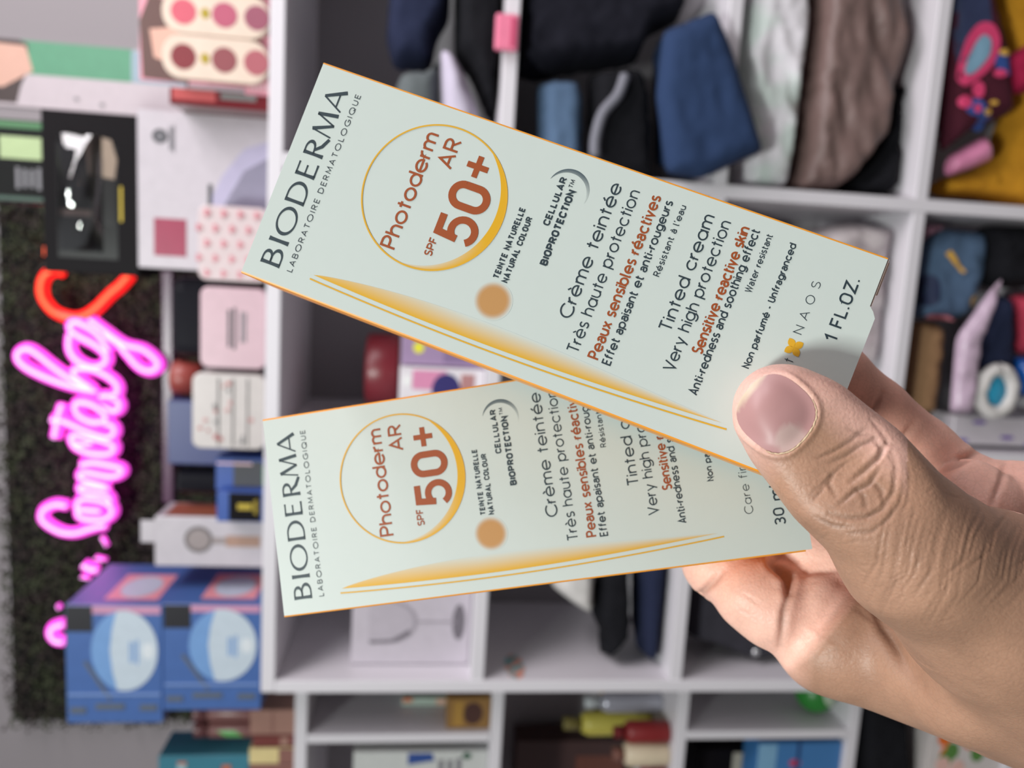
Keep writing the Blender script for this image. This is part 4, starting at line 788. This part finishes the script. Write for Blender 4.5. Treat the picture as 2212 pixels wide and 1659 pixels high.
def hang_carton():
    root, f = carton('hang_carton', 'white carton with hanging tab and round grey gadget picture', (334, 572, 1118, 1224), .05, .075, K('white_print', (192, 185, 192), .35), 'box', TOP); L = root.location
    x0, x1, z0, z1 = span(303, 334, 1124, 1172, .05); box('hang_tab', x0, x1, .0505, .0525, f.z1 - .0005, z1, K('white_print', (192, 185, 192), .35), root, .004, 2)
    f.oval('gadget_rim', .55, .62, .27, .125, K('print_dark2', (104, 96, 98), .4)); f.oval('gadget_dial', .55, .62, .2, .095, K('print_warm_grey', (150, 138, 138), .4)); f.rect('gadget_band', .42, .64, .08, .38, K('print_tan', (168, 134, 118), .5)); f.rect('gadget_neck', .47, .6, .38, .5, K('print_warm_grey', (150, 138, 138), .4))
    z0, z1 = f.z0 + .1 * (f.z1 - f.z0), f.z1 - .012; V = [(f.x1 + .0004 - L[0], .056 - L[1], z0 - L[2]), (f.x1 + .0004 - L[0], .12 - L[1], z0 - L[2]), (f.x1 + .0004 - L[0], .12 - L[1], z1 - L[2]), (f.x1 + .0004 - L[0], .056 - L[1], z1 - L[2])]
    link('brown_side_print', mesh_of('brown_side_print', V, [(0, 1, 2, 3)]), K('print_rust', (150, 84, 62), .5), root)
hang_carton()
def mask_box(px, base, label, zc=None):
    root, f = carton('mask_box', label, px, .003, .165, K('mask_blue', (70, 102, 162), .35), 'box', base, 'blue boxes of face masks'); L = root.location
    f.rect('pale_blue_side', .02, .98, .16, .28, K('mask_blue2', (72, 112, 186), .35)) if False else None
    f.poly('pink_strip', [(.93, .02), (.995, .02), (.995, .74), (.93, .74)], K('mask_pink', (196, 140, 170), .4)); f.rect('black_corner', .78, .995, .72, .99, K('mask_black', (28, 26, 34), .4))
    f.oval('mask_picture_blue', .62, .40, .34, .34, K('mask_sky', (112, 152, 204), .4))  # light blue upper part of the printed mask
    f.poly('mask_picture', [(.62 + .34 * math.cos(a), .40 + .35 * math.sin(a)) for a in np.radians(np.linspace(168, 372, 22))] + [(.80, .52), (.62, .545), (.44, .52)], K('mask_paper', (190, 202, 214), .4)); f.bars('mask_lines', .50, .72, .25, .36, 3, K('mask_sky', (112, 152, 204), .4)); f.oval('valve', .62, .15, .07, .06, K('mask_paper2', (214, 220, 226), .4))
    gy = K('mask_grey', (92, 100, 112), .4); f.poly('grey_streak', [(.52, .82), (.20, .56), (.21, .53), (.54, .79)], gy); f.rect('grey_mark', .12, .17, .40, .70, gy); f.rect('grey_mark', .11, .16, .06, .24, gy); f.rect('grey_mark', .09, .14, .8, .96, gy); f.rect('pale_line', .24, .26, .02, .98, K('mask_line', (120, 146, 196), .4))
    # right-hand side panel: pink square with a pale oval
    X = f.x1; h = f.z1 - f.z0
    def side(nm, pts, m, t): return link(nm, mesh_of(nm, [(X + t - L[0], .003 + u * .165 - L[1], f.z0 + v * h - L[2]) for u, v in pts], [tuple(range(len(pts)))]), m, root)
    side('pink_square', [(.12, .10), (.72, .10), (.72, .66), (.12, .66)], K('mask_pink2', (228, 150, 160), .4), .0004); side('pale_oval', [(.42 + .25 * math.cos(a), .38 + .21 * math.sin(a)) for a in np.linspace(0, 2 * math.pi, 20, endpoint=False)], K('mask_pale', (190, 198, 214), .4), .0007)
    return f
m1 = mask_box((352, 572, 1306, 1534), TOP, 'blue face mask box standing on the shelf, lower of two'); m2 = mask_box((142, 352, 1308, 1562), m1.z1 + .0004, 'blue face mask box stacked on its twin, nearest the leaf panel')
# on top of the side shelf
LTOP = LZ[0] + .0204
def ltop(name, label, px, y, d, m, base=LTOP, cat='box', grp=None, bev=.0015): return carton(name, label, px, y, d, m, cat, base, grp, bev)
brn = K('brown_pack', (142, 100, 92), .4); brn2 = K('brown_pack2', (164, 124, 112), .4)
b1, f1 = ltop('brown_box', 'brown box next to the cube shelf, on the side shelf', (540, 634, 1534, 1588), .06, .08, brn2); f1.rect('dark_seam', 0, 1, .48, .52, brn)
b2, f2 = ltop('brown_box', 'dark red-brown box between lighter boxes on the side shelf', (545, 634, 1590, 1614), .06, .08, K('brown_red', (122, 62, 58), .4)); f2.rect('pale_label', .1, .9, .15, .35, brn2)
b3, f3 = ltop('gold_box', 'pale gold box lying on the side shelf', (538, 634, 1617, 1651), .06, .08, mat('gold_card', (226, 206, 150), .3)); f3.rect('brown_panel', 0.02, .98, .02, .35, brn)
b4, f4 = ltop('brown_box', 'brown box at the picture edge under the teal box', (538, 634, 1654, 1760), .06, .08, brn); f4.rect('rust_panel', .1, .9, .1, .6, K('rust', (128, 76, 66), .4))
for (a, b, c, d, w, y, lab, bz) in ((412, 538, 1536, 1570, .02, .10, 'brown cosmetic tube leaning by the mask boxes', f1.z1), (415, 538, 1572, 1606, .02, .10, 'brown cosmetic tube with green sticker, next to its twin', max(f1.z1, f2.z1))):
    x0, x1, z0, z1 = span(a, b, c, d, .08); rr_ = (x1 - x0) / 2; q = empty('cosmetic_tube', ((x0 + x1) / 2, .10, bz + .0006), lab, 'tube', 'brown tubes on the side shelf'); h = z1 - bz
    lathe('tube_body', [(rr_ * .96, 0), (rr_, .003), (rr_, h * .74), (rr_ * .9, h * .76)], K('tube_brown', (138, 94, 92), .35), q); lathe('cap', [(rr_ * .97, h * .762), (rr_ * .97, h * .98), (rr_ * .9, h)], K('tube_cap', (112, 70, 72), .35), q)
    if 'sticker' in lab: 
        V = [(rr_ * 1.02 * math.sin(t), -rr_ * 1.02 * math.cos(t), zz_) for t in (-.5, -.1, .3) for zz_ in (h * .25 + t * .02, h * .55 + t * .02)]; link('green_sticker', mesh_of('green_sticker', V, [(0, 2, 3, 1), (2, 4, 5, 3)]), K('sticker_green', (110, 190, 110), .5), q)
rt, f = carton('teal_box', 'teal patterned box at the picture edge, on the gold box', (342, 536, 1632, 1760), .065, .07, K('teal_box', (64, 128, 148), .4), 'box', max(f3.z1, f4.z1) + .0004)
r = random.Random(4)
for i in range(10): f.rect('coloured_patch', *(lambda u, v: (u, u + .10, v, v + .10))(r.uniform(.3, .85), r.uniform(.05, .85)), (K('patch_orange', (190, 110, 84), .5), K('patch_blue', (40, 92, 130), .5), K('patch_light', (150, 190, 200), .5))[i % 3])
# ------------------------------------------------------------------ clothes and goods in the cells
navy = cloth('navy_cloth', (34, 40, 64)); black = cloth('black_cloth', (20, 20, 25)); black2 = cloth('black_navy_cloth', (24, 24, 34)); greyc = cloth('grey_cloth', (96, 102, 104)); lil = cloth('lilac_white_cloth', (190, 182, 200), vary=.05)
denim = cloth('blue_denim', (44, 62, 96), scale=900); denl = cloth('washed_denim', (84, 106, 134), scale=900); white = cloth('white_cloth', (214, 210, 208), vary=.05)
G = garment
G('folded_trousers', 'navy folded trousers beside the top shelf post, above the front box', [(838, -70), (828, 60), (846, 126), (932, 128), (946, 60), (972, 20), (978, -70)], .03, .13, navy, ('A', 1), seed=1)
G('black_sweater', 'black folded sweater lying on the board at the pink tag', [(985, -70), (1088, -70), (1080, 300), (1052, 262), (1015, 130), (985, 92)], .02, .16, black, ('A', 1), seed=2, floor=True)
G('lilac_cloth', 'lilac-white cloth hanging out beneath the black sweater', [(952, 92), (974, 98), (1000, 140), (1036, 240), (1028, 330), (958, 300)], .02, .05, lil, ('A', 1), seed=3)
G('grey_cloth', 'dark grey cloth crumpled beneath the navy trousers', [(866, 142), (930, 142), (950, 106), (952, 300), (880, 300), (846, 196)], .03, .08, greyc, ('A', 1), seed=4)
G('dark_jacket', 'big black-navy jacket folded on the second shelf', [(1130, -70), (1122, 132), (1180, 145), (1262, 128), (1400, 112), (1425, 50), (1500, 12), (1505, -70)], .02, .15, black2, ('B', 1), seed=5, wr=.006)
G('denim_roll', 'rolled washed blue jeans under the dark jacket', [(1168, 168), (1210, 158), (1258, 160), (1272, 205), (1264, 420), (1170, 420)], .02, .09, denl, ('B', 1), seed=6, wf=(12, 60))
G('black_trousers', 'black folded trousers between the two jeans', [(1284, 142), (1400, 130), (1418, 200), (1420, 420), (1280, 420), (1284, 220)], .02, .10, black, ('B', 1), seed=7)
o = tube_me('grey_strap', [p for p in smooth_line([at(1352, 158, .006), at(1335, 205, .006), at(1302, 245, .006), at(1286, 300, .006), at(1285, 340, .006)], 6)], .008, 8); st = link('grey_strap', o, K('strap_grey', (120, 120, 130), .7), None, True); tag(st, 'grey strap looped over the black trousers', 'strap')
def jeans():
    pl = [(1440, 60), (1555, 14), (1588, 92), (1660, 322), (1598, 348), (1522, 384), (1446, 372), (1424, 200)]
    ob = G('blue_jeans', 'mid-blue jeans spilling over the shelf edge', pl, -.040, .035, denim, None, seed=9, wr=.005, wf=(14, 40), rot=.3)
    V2_, F2 = pillow([(p[0], p[2]) for p in (at(1446, 60, 0), at(1552, 20, 0), at(1522, 330, 0), at(1452, 350, 0))], -.02, .16, 9, .003)
    me = ob.data; bm = bmesh.new(); bm.from_mesh(me); vs = [bm.verts.new(Vector(v) - ob.location) for v in V2_]
    for f_ in F2:
        try: bm.faces.new([vs[i] for i in f_])
        except ValueError: pass
    bm.to_mesh(me); bm.free(); me.polygons.foreach_set('use_smooth', [True] * len(me.polygons))
jeans()
x0, x1, z0, z1 = span(1070, 1120, 28, 108, -.0135)
tagr = empty('price_tag', ((x0 + x1) / 2, -.0072, z0), 'pink plastic price holder clipped to the shelf edge', 'tag'); box('holder', x0, x1, -.0135, -.0005, z0, z1, K('tag_pink', (236, 130, 160), .3), tagr, .004, 2); Front(tagr, x0, x1, -.0135, z0, z1).rect('dark_slip', .1, .9, .12, .32, K('tag_rose', (196, 74, 110), .4))
mint = mat('mint_white_quilt', (206, 216, 212), .7, rgb2=(224, 220, 226), scale=14, bump=.3)
G('quilted_jacket', 'white and mint quilted jacket folded upright, beside the taupe one', [(1615, -70), (1768, -70), (1762, 60), (1746, 190), (1730, 330), (1710, 420), (1610, 420), (1606, 300), (1600, 120)], .03, .13, mint, ('C', 1), seed=11, wr=.012, wf=(10, 34), rot=.15)
taupe = mat('taupe_nylon', (116, 94, 90), .5, vary=.12, scale=30, bump=.2)
G('puffer_jacket', 'taupe padded jacket with deep folds, folded upright', [(1782, -70), (1968, -70), (1972, 76), (1962, 142), (1942, 205), (1926, 300), (1858, 386), (1812, 416), (1722, 418), (1740, 330), (1756, 170)], .03, .13, taupe, ('C', 1), seed=12, wr=.020, wf=(6, 24), rot=.25)
G('black_lining', 'black cloth wrapped under the taupe padded jacket', [(1976, 66), (1992, 90), (2006, 140), (2006, 210), (1988, 262), (1955, 420), (1830, 418), (1872, 392), (1940, 306), (1952, 208), (1970, 144)], .03, .12, black, ('C', 1), seed=13, floor=True)
burg = cloth('burgundy_cloth', (74, 28, 42)); must = cloth('mustard_cloth', (206, 146, 40), vary=.12)
pa = G('paisley_cloth', 'burgundy cloth printed with pink and blue paisley', [(2052, -70), (2150, -70), (2196, 120), (2206, 238), (2122, 272), (2052, 326)], .02, .05, burg, ('D', 1), seed=14, wr=.002)
blue_p, pink_p, sky_p, yel_p = K('print_blue', (44, 78, 150), .7), K('print_pink', (214, 60, 110), .7), K('print_sky', (120, 158, 182), .7), K('print_yellow', (220, 170, 70), .7)
decal('blue_field', pa, [(2058, -60), (2105, -60), (2130, 30), (2120, 90), (2062, 150)], .03, K('print_navy', (40, 50, 84), .7), .0012)
decal('paisley_drop', pa, [(2058, 160), (2075, 90), (2105, 55), (2135, 60), (2148, 95), (2135, 140), (2100, 175), (2070, 190)], .03, pink_p, .0022); decal('paisley_heart', pa, [(2070, 158), (2088, 110), (2108, 82), (2126, 90), (2126, 118), (2108, 145), (2085, 165)], .03, sky_p, .0032)
for c_ in ((2160, 140, 24, 28), (2095, 235, 22, 18), (2118, 262, 16, 20)): decal('blue_petal', pa, ovalpx(*c_), .03, blue_p, .0022)
for c_ in ((2100, 198, 13, 18), (2072, 224, 14, 14), (2098, 238, 8, 9), (2146, 163, 15, 9)): decal('pink_petal', pa, ovalpx(*c_), .03, pink_p, .0034)
for c_ in ((2158, 118, 14, 7), (2120, 246, 8, 7), (2132, 226, 9, 5)): decal('yellow_tip', pa, ovalpx(*c_), .03, yel_p, .004)
G('mustard_cloth', 'mustard yellow cloth behind the paisley one', [(2150, -70), (2270, -70), (2270, 470), (2140, 425), (2052, 420), (2052, 384), (2132, 362), (2172, 340), (2206, 246), (2190, 80)], .075, .08, must, ('D', 1), seed=15, wr=.008)
G('pink_cloth', 'pink satin cloth below the paisley print', [(2052, 372), (2060, 336), (2148, 286), (2164, 340), (2120, 358), (2060, 380)], .03, .035, mat('pink_satin', (222, 138, 176), .35), ('D', 1), seed=16)
G('crimson_cloth', 'crimson cloth corner at the picture edge on mustard cloth', [(2186, 120), (2270, 70), (2270, 190), (2200, 200)], .02, .04, cloth('crimson_cloth', (150, 26, 62)), ('D', 1), seed=17)
# cell below the second post
sh = G('denim_shorts', 'floral washed denim shorts with yellow blossoms', [(2012, 520), (2064, 492), (2146, 500), (2142, 585), (2104, 688), (2060, 690), (1996, 690), (1992, 600)], .045, .06, denl, ('D', 2), seed=18, wr=.008)
decal('yellow_blossom', sh, [(2044, 548), (2056, 540), (2088, 588), (2080, 590)], .035, yel_p, .002); decal('yellow_blossom', sh, ovalpx(2110, 652, 7, 14), .035, yel_p, .002); decal('pink_trim', sh, [(2022, 680), (2072, 684), (2070, 694), (2024, 690)], .035, K('trim_pink', (200, 120, 130), .7), .002); decal('dark_patch', sh, ovalpx(2015, 628, 20, 34), .035, K('print_navy', (40, 50, 84), .7), .0018)
G('mauve_cloth', 'mauve cloth tucked above the denim shorts', [(2006, 482), (2056, 484), (2064, 490), (2012, 516), (2006, 540)], .02, .05, cloth('mauve_cloth', (128, 92, 108)), ('D', 2), seed=19)
G('black_fleece', 'black fluffy fleece right of the denim shorts', [(2152, 486), (2270, 486), (2270, 622), (2168, 624), (2150, 590)], .03, .08, black, ('D', 2), seed=20, wr=.010, wf=(60, 60))
G('tan_trousers', 'tan trousers folded below the denim shorts', [(1996, 696), (2056, 698), (2054, 760), (2034, 905), (1975, 905)], .04, .08, cloth('tan_cloth', (146, 112, 82)), ('D', 2), seed=21, wr=.008)
G('lilac_bag', 'lilac shiny bag strap hanging past the navy cloth', [(2146, 630), (2176, 598), (2160, 660), (2128, 740), (2112, 895), (2060, 895), (2074, 730)], .002, .02, mat('lilac_foil', (196, 172, 192), .3), ('D', 2), seed=22, wr=.006, cat='bag')
G('navy_cloth', 'dark navy cloth behind the lilac strap', [(2178, 642), (2206, 636), (2206, 805), (2128, 812), (2142, 730)], .03, .07, navy, ('D', 2), seed=23)
G('red_cloth', 'raspberry red cloth at the picture edge', [(2216, 640), (2270, 630), (2270, 770), (2218, 768)], .03, .07, cloth('raspberry_cloth', (186, 62, 84)), ('D', 2), seed=24)
G('blue_foil', 'bright blue glossy bag above the slipper', [(2210, 774), (2270, 774), (2270, 862), (2208, 862)], .02, .06, mat('blue_foil', (28, 90, 170), .2), ('D', 2), seed=25, cat='bag')
c = at(2166, 848, .0); rg = empty('fluffy_slipper', (c[0], .015, c[2] - .036), 'white fluffy slipper with turquoise insole', 'slipper')
ring = []; 
for a in np.linspace(0, 2 * math.pi, 26): ring.append(np.array([.036 * math.cos(a), .0, .036 + .028 * math.sin(a)]))
V, Fc = [], []; r = random.Random(2); rt_ = tube_me('fur_rim', ring, .0105, 10, False); 
for v in rt_.vertices: v.co += Vector((noise.noise(v.co * 260), noise.noise(v.co * 240 + Vector((3, 1, 2))), noise.noise(v.co * 250 + Vector((7, 5, 1))))) * .0035
link('fur_rim', rt_, white, rg, True); ins = lathe('insole', [(.001, -.002), (.030, -.002), (.032, .002), (.001, .003)], mat('turquoise', (40, 160, 200), .45), rg); ins.rotation_euler = (math.pi / 2, 0, 0); ins.location = (0, .003, .036); ins.scale = (1, .8, 1)
rt, f = carton('dotted_box', 'white box with purple dots below the fluffy slipper', (2058, 2190, 900, 962), .035, .06, K('white_print', (206, 200, 208), .35), 'box', bounds(('D', 2))[2] + .0005)
x0, x1, z0, z1 = bounds(('D', 2))
for u, v in ((.15, .9), (.8, .75), (.3, .45), (.86, .2), (.1, .2)): f.oval('purple_dot', u, v, .07, .07, K('dot_purple', (110, 84, 160), .5))
# cell behind the front box: bagged goods
film = mat('clear_film', (206, 196, 198), .15, vary=.12, scale=24, rgb2=(172, 160, 164))
G('bagged_clothes', 'pale clothes in a crinkled clear bag beside the front box', [(1705, 520), (1780, 492), (1860, 476), (1948, 486), (1955, 560), (1930, 690), (1906, 800), (1700, 800)], .03, .10, film, ('C', 2), seed=31, wr=.008, cat='bag', wf=(30, 30))
G('beige_trousers', 'beige folded trousers between bag and shelf post, over the little finger', [(1934, 700), (1952, 640), (1990, 560), (1985, 900), (1890, 900), (1908, 808)], .03, .10, cloth('beige_cloth', (160, 138, 114)), ('C', 2), seed=32, floor=True)
# toys in the middle of the top row
b0 = bounds(('A', 2))
x0, x1, z0, z1 = span(797, 860, 722, 900, .08); dsc = empty('red_bowl', ((x0 + x1) / 2, .10, b0[2] + .0005), 'dark red round tin resting behind the toy box', 'tin')
lt = lathe('drum', [(.058, 0), (.06, .004), (.06, .05), (.056, .055)], K('drum_red', (118, 34, 44), .35), dsc)
lt.location = (0, 0, 0); lt.rotation_euler = (0, 0, 0)
rt, f = carton('toy_box', 'lavender box with yellow spot seen between the two cream boxes', (868, 1085, 716, 792), .035, .05, K('toy_lavender', (158, 134, 168), .35), 'box', b0[2] + .0005); f.oval('yellow_spot', .5, .80, .16, .065, K('toy_yellow', (226, 222, 60), .4)); f.rect('violet_panel', .1, .9, .1, .5, K('toy_violet', (132, 110, 146), .4))
rt, f = carton('toy_box', 'white toy box with pink and navy pictures, beneath the gap between the cream boxes', (862, 1085, 797, 900), .02, .06, K('toy_white', (226, 220, 226), .3), 'box', b0[2] + .0005)
f.rect('pink_picture', .55, .95, .45, .85, K('toy_pink', (216, 140, 176), .4)); f.oval('navy_picture', .55, .45, .35, .17, K('toy_navy', (52, 46, 108), .4)); f.oval('purple_picture', .25, .62, .2, .15, K('toy_purple', (92, 70, 140), .4)); f.rect('tan_picture', .5, .9, .12, .28, K('toy_tan', (180, 130, 130), .4)); f.oval('white_disc', .72, .91, .12, .05, K('toy_disc', (240, 240, 240), .3))
zt = f.z1
dsc.location.z = b0[2] + .0005
st_, f2_ = carton('stock_box', 'plain grey carton under the red round tin', (862, 1085, 722, 900), .10, .12, K('stock_grey', (110, 100, 108), .6), 'box', b0[2] + .0005)
dsc.location = ((x0 + x1) / 2, .165, f2_.z1 + .0006)
G('clear_sleeve', 'dull grey plastic sleeve high in the cell behind the front box', [(690, 650), (790, 668), (802, 712), (770, 726), (690, 712)], .2, .03, mat('dull_film', (112, 116, 116), .3), ('A', 2), seed=34, cat='bag') if False else None
# goblet carton
bA3 = bounds(('A', 3)); rt, f = carton('goblet_carton', 'pale lilac-white carton with a printed wine goblet', (760, 1030, 1270, 1452), .05, .12, K('carton_lilac', (192, 184, 194), .5), 'box', bA3[2] + .0005, xr=bA3[:2])
gr = K('goblet_grey', (112, 106, 114), .5); gr2 = K('goblet_light', (160, 152, 162), .5); f.oval('goblet_foot', .56, .10, .235, .055, gr); f.rect('goblet_stem', .545, .575, .13, .46, gr2); f.poly('goblet_bowl', [(.56 + .29 * math.cos(a), .72 + .27 * math.sin(a)) for a in np.linspace(math.radians(150), math.radians(390), 22)], gr2); f.poly('goblet_inside', [(.56 + .26 * math.cos(a), .735 + .25 * math.sin(a)) for a in np.linspace(math.radians(152), math.radians(388), 22)], K('carton_lilac2', (182, 174, 184), .5)); f.poly('goblet_shade', [(.27, .84), (.31, .86), (.33, .66), (.46, .52), (.40, .50), (.30, .62)], gr)
# third column
G('white_blouse', 'white crumpled blouse hanging left of the black trousers', [(1190, 1200), (1294, 1200), (1292, 1330), (1280, 1344), (1240, 1318), (1198, 1285)], .03, .08, white, ('B', 3), seed=41, wr=.006)
G('black_leggings', 'black leggings hanging next to the navy sweater', [(1306, 1200), (1372, 1200), (1376, 1385), (1344, 1420), (1318, 1452), (1306, 1440), (1312, 1396), (1290, 1350)], .03, .10, black, ('B', 3), seed=42)
G('navy_sweater', 'navy sweater folded on the board below the cream boxes', [(1384, 1200), (1495, 1200), (1495, 1410), (1452, 1446), (1396, 1440), (1388, 1395)], .03, .12, navy, ('B', 3), seed=43, floor=True)
sx = VX[0][1] + .0006; p = at(1110, 1448, .05)
stk = link('shelf_sticker', mesh_of('shelf_sticker', [(0, .040 * math.cos(a), .016 * math.sin(a)) for a in np.linspace(0, 2 * math.pi, 24, endpoint=False)] + [(-.0005, .040 * math.cos(a), .016 * math.sin(a)) for a in np.linspace(0, 2 * math.pi, 24, endpoint=False)], [tuple(range(24))] + [(i, (i + 1) % 24, (i + 1) % 24 + 24, i + 24) for i in range(24)]), mat('rainbow_sticker', (226, 150, 130), .35, rgb2=(84, 170, 176), scale=60)); stk.location = (sx, .045, p[2]); tag(stk, 'small rainbow sticker on the inner side of the shelf', 'sticker')
bg = empty('grey_handbag', (0, 0, 0), 'charcoal handbag with silver stud behind the index finger', 'bag')
ob = G('bag_body', None, [(1494, 1190), (1600, 1190), (1992, 1190), (1992, 1390), (1740, 1400), (1660, 1440), (1620, 1440), (1560, 1410), (1494, 1392)], .05, .10, cloth('charcoal_cloth', (58, 56, 64)), ('C', 3), seed=44, floor=True); 
for k_ in ('label', 'category'): 
    if k_ in ob: del ob[k_]
bg.location = (ob.location.x, ob.location.y, ob.location.z); ob.parent = bg; ob.location = (0, 0, 0); pst = at(1632, 1408, .045)
s_ = lathe('silver_stud', [(.001, 0), (.007, .001), (.007, .003), (.003, .006)], mat('silver', (220, 222, 224), .15, metal=.9), bg, 14); s_.rotation_euler = (math.pi / 2, 0, 0); s_.location = tuple(pst - np.array(bg.location))
# ------------------------------------------------------------------ side shelf goods
def lcell(r, x0=None): return LZ[r + 1] + .0206
fy = LY + .012
def lc(name, label, px, m, r, y=fy, d=.06, cat='box', base=None, zc=True, bev=.0012): return carton(name, label, px, y, d, m, cat, lcell(r) if base is None else base, None, bev, zcap=(LZ[r] - .003) if zc else None, xr=(-.7555, LX[1] - .0135) if (px[2] < 1600 and r != 1) else (None if r != 1 else (-1.4, LX[1] - .0135)))
rt, f = lc('brown_carton', 'gold-brown carton with dark oval in the narrow cell', (965, 1075, 1508, 1582), K('goldbrown', (140, 104, 58), .5), 0); f.oval('dark_oval', .5, .4, .36, .22, K('dark_oval', (74, 46, 40), .5)); f.rect('amber_band', .1, .9, .62, .85, K('amber_band', (168, 128, 60), .5)); top_b = f.z1
rt, f = lc('small_carton', 'mint and orange small carton behind the gold-brown one', (868, 1075, 1508, 1540), K('mint_card', (170, 186, 176), .5), 0, y=fy + .07); f.rect('orange_spot', .5, 1, .88, .99, K('orange_spot', (206, 120, 84), .5)); f.rect('peach_spot', .2, .9, .45, .6, K('peach_spot', (212, 170, 150), .5))
rt, f = lc('white_carton', 'white carton with blue wedge and green dot', (762, 1075, 1624, 1760), K('white_print2', (196, 198, 196), .4), 0); f.poly('blue_wedge', [(.8, .60), (.98, .60), (.98, .42), (.86, .40)], K('wedge_blue', (44, 74, 140), .5)); f.oval('green_dot', .93, .16, .05, .035, K('dot_green', (40, 84, 62), .5)); f.bars('grey_print', .6, .9, .2, .4, 3, K('print_greyish', (120, 118, 124), .5))
def bottle(name, label, px, r, m, capm, y=None, cat='bottle'):
    y = y or fy + .03; x0, x1, z0, z1 = span(*px, y); R = (x1 - x0) / 2; zb = lcell(r); h = min(z1, LZ[r] - .004) - zb; q = empty(name, ((x0 + x1) / 2, y + R, zb + .0003), label, cat)
    lathe('bottle_body', [(R * .95, 0), (R, .003), (R, h * .72), (R * .7, h * .80)], m, q); lathe('cap', [(R * .55, h * .80), (R * .55, h * .98), (R * .5, h)], capm, q); return q
bottle('yellow_bottle', 'yellow bottle on the side shelf between dark goods', (1222, 1475, 1552, 1600), 1, K('bottle_yellow', (196, 184, 84), .4), K('cap_olive', (120, 110, 60), .4), fy + .10)
bottle('silver_bottle', 'silver bottle with pale shoulder next to the yellow one', (1268, 1475, 1508, 1548), 1, mat('bottle_silver', (176, 176, 188), .25, metal=.4), K('cap_pale', (190, 196, 200), .4), fy + .06)
bottle('red_bottle', 'dark red bottle in front of the black headband', (1332, 1475, 1572, 1616), 1, K('bottle_red', (130, 34, 36), .4), K('cap_red', (110, 24, 30), .4), fy + .005)
bottle('cream_jar', 'cream coloured jar low on the side shelf', (1330, 1475, 1620, 1668), 1, K('jar_cream', (206, 190, 164), .4), K('cap_brown', (120, 80, 70), .4), fy, 'jar')
hb = empty('black_headband', tuple(at(1475, 1545, fy + .14)), 'black hooped headband standing on the side shelf', 'headband'); hb.location.z = lcell(1) + .0003; pts_ = [np.array([.042 * math.cos(a), 0, .052 + .05 * math.sin(a)]) for a in np.linspace(math.radians(-78), math.radians(258), 26)]
link('band', tube_me('band', pts_, .0085, 8), black, hb, True)
rt, f = lc('yellow_carton', 'long yellow carton lying high at the inner end of the row', (1306, 1475, 1500, 1520), K('carton_yellow', (200, 160, 74), .5), 1, y=fy + .17); f.rect('tan_stripe', .1, .9, .1, .9, K('tan_stripe', (170, 126, 66), .5))
rt, f = lc('dark_carton', 'dark brown carton filling the back of the row', (1112, 1475, 1600, 1760), K('carton_dark', (66, 44, 42), .5), 1, y=fy + .2, d=.06); f.rect('rust_print', .2, .8, .1, .5, K('carton_rust', (104, 60, 48), .5))
rt, f = lc('magenta_carton', 'magenta edged carton beside the cream jar', (1400, 1475, 1672, 1760), K('carton_magenta', (150, 44, 90), .5), 1)
sp = at(1775, 1527, fy + .045); q = empty('green_ball', (sp[0], sp[1], lcell(2) + .0012), 'green and white toy ball on the side shelf, next to the wrist', 'ball'); R = .036; q.location.x = -.7165
ball = lathe('ball_body', [(R * math.sin(t), R - R * math.cos(t)) for t in np.linspace(.02, math.pi - .02, 18)], K('ball_green', (46, 130, 52), .35), q); pch = lathe('white_patch', [(R * 1.01 * math.sin(t), -R * 1.01 * math.cos(t)) for t in np.linspace(.02, .62, 8)], K('ball_white', (188, 204, 180), .4), q); pch.rotation_euler = (math.radians(-60), 0, math.radians(20)); pch.location = (0, 0, R)
rt, f = lc('blue_carton', 'blue cartons row front with red dot, at the side shelf', (1632, 1790, 1604, 1760), K('carton_blue', (62, 116, 172), .4), 2); f.oval('red_dot', .72, .55, .05, .07, K('dot_red', (190, 60, 90), .5)); f.rect('sky_panel', .5, .98, .78, 1, K('sky_panel', (120, 164, 196), .5)); f.rect('orange_strip', 0.02, .6, .06, .4, K('orange_strip', (206, 110, 60), .5)); f.rect('navy_line', .0, 1, .5, .54, K('navy_line', (30, 60, 110), .5))
rt, f = lc('black_carton', 'black carton behind the divider near the blue cartons', (1500, 1790, 1618, 1760), K('black_card', (34, 30, 34), .35), 2, y=fy + .08); f.rect('cream_label', .4, .95, .60, .70, K('cream_label', (190, 184, 172), .5))
def lowcell(o): return o
G('black_rucksack', 'black bag standing on the lower side shelf, under the forearm', [(1864, 1520), (1900, 1516), (1975, 1560), (1985, 1760), (1880, 1760), (1862, 1640)], fy, .10, black, None, seed=51, wr=.006, cat='bag')
rt, f = carton('floral_box', 'white box with orange and green flowers at the bottom corner', (2000, 2190, 1560, 1760), fy, .08, K('floral_white', (206, 198, 196), .4), 'box', lcell(3)); r = random.Random(6)
for i in range(9): f.oval('flower', r.uniform(.4, .95), r.uniform(.12, .95), .09, .09, (K('fl_orange', (226, 110, 40), .5), K('fl_green', (84, 130, 60), .5), K('fl_pink', (222, 180, 170), .5))[i % 3])
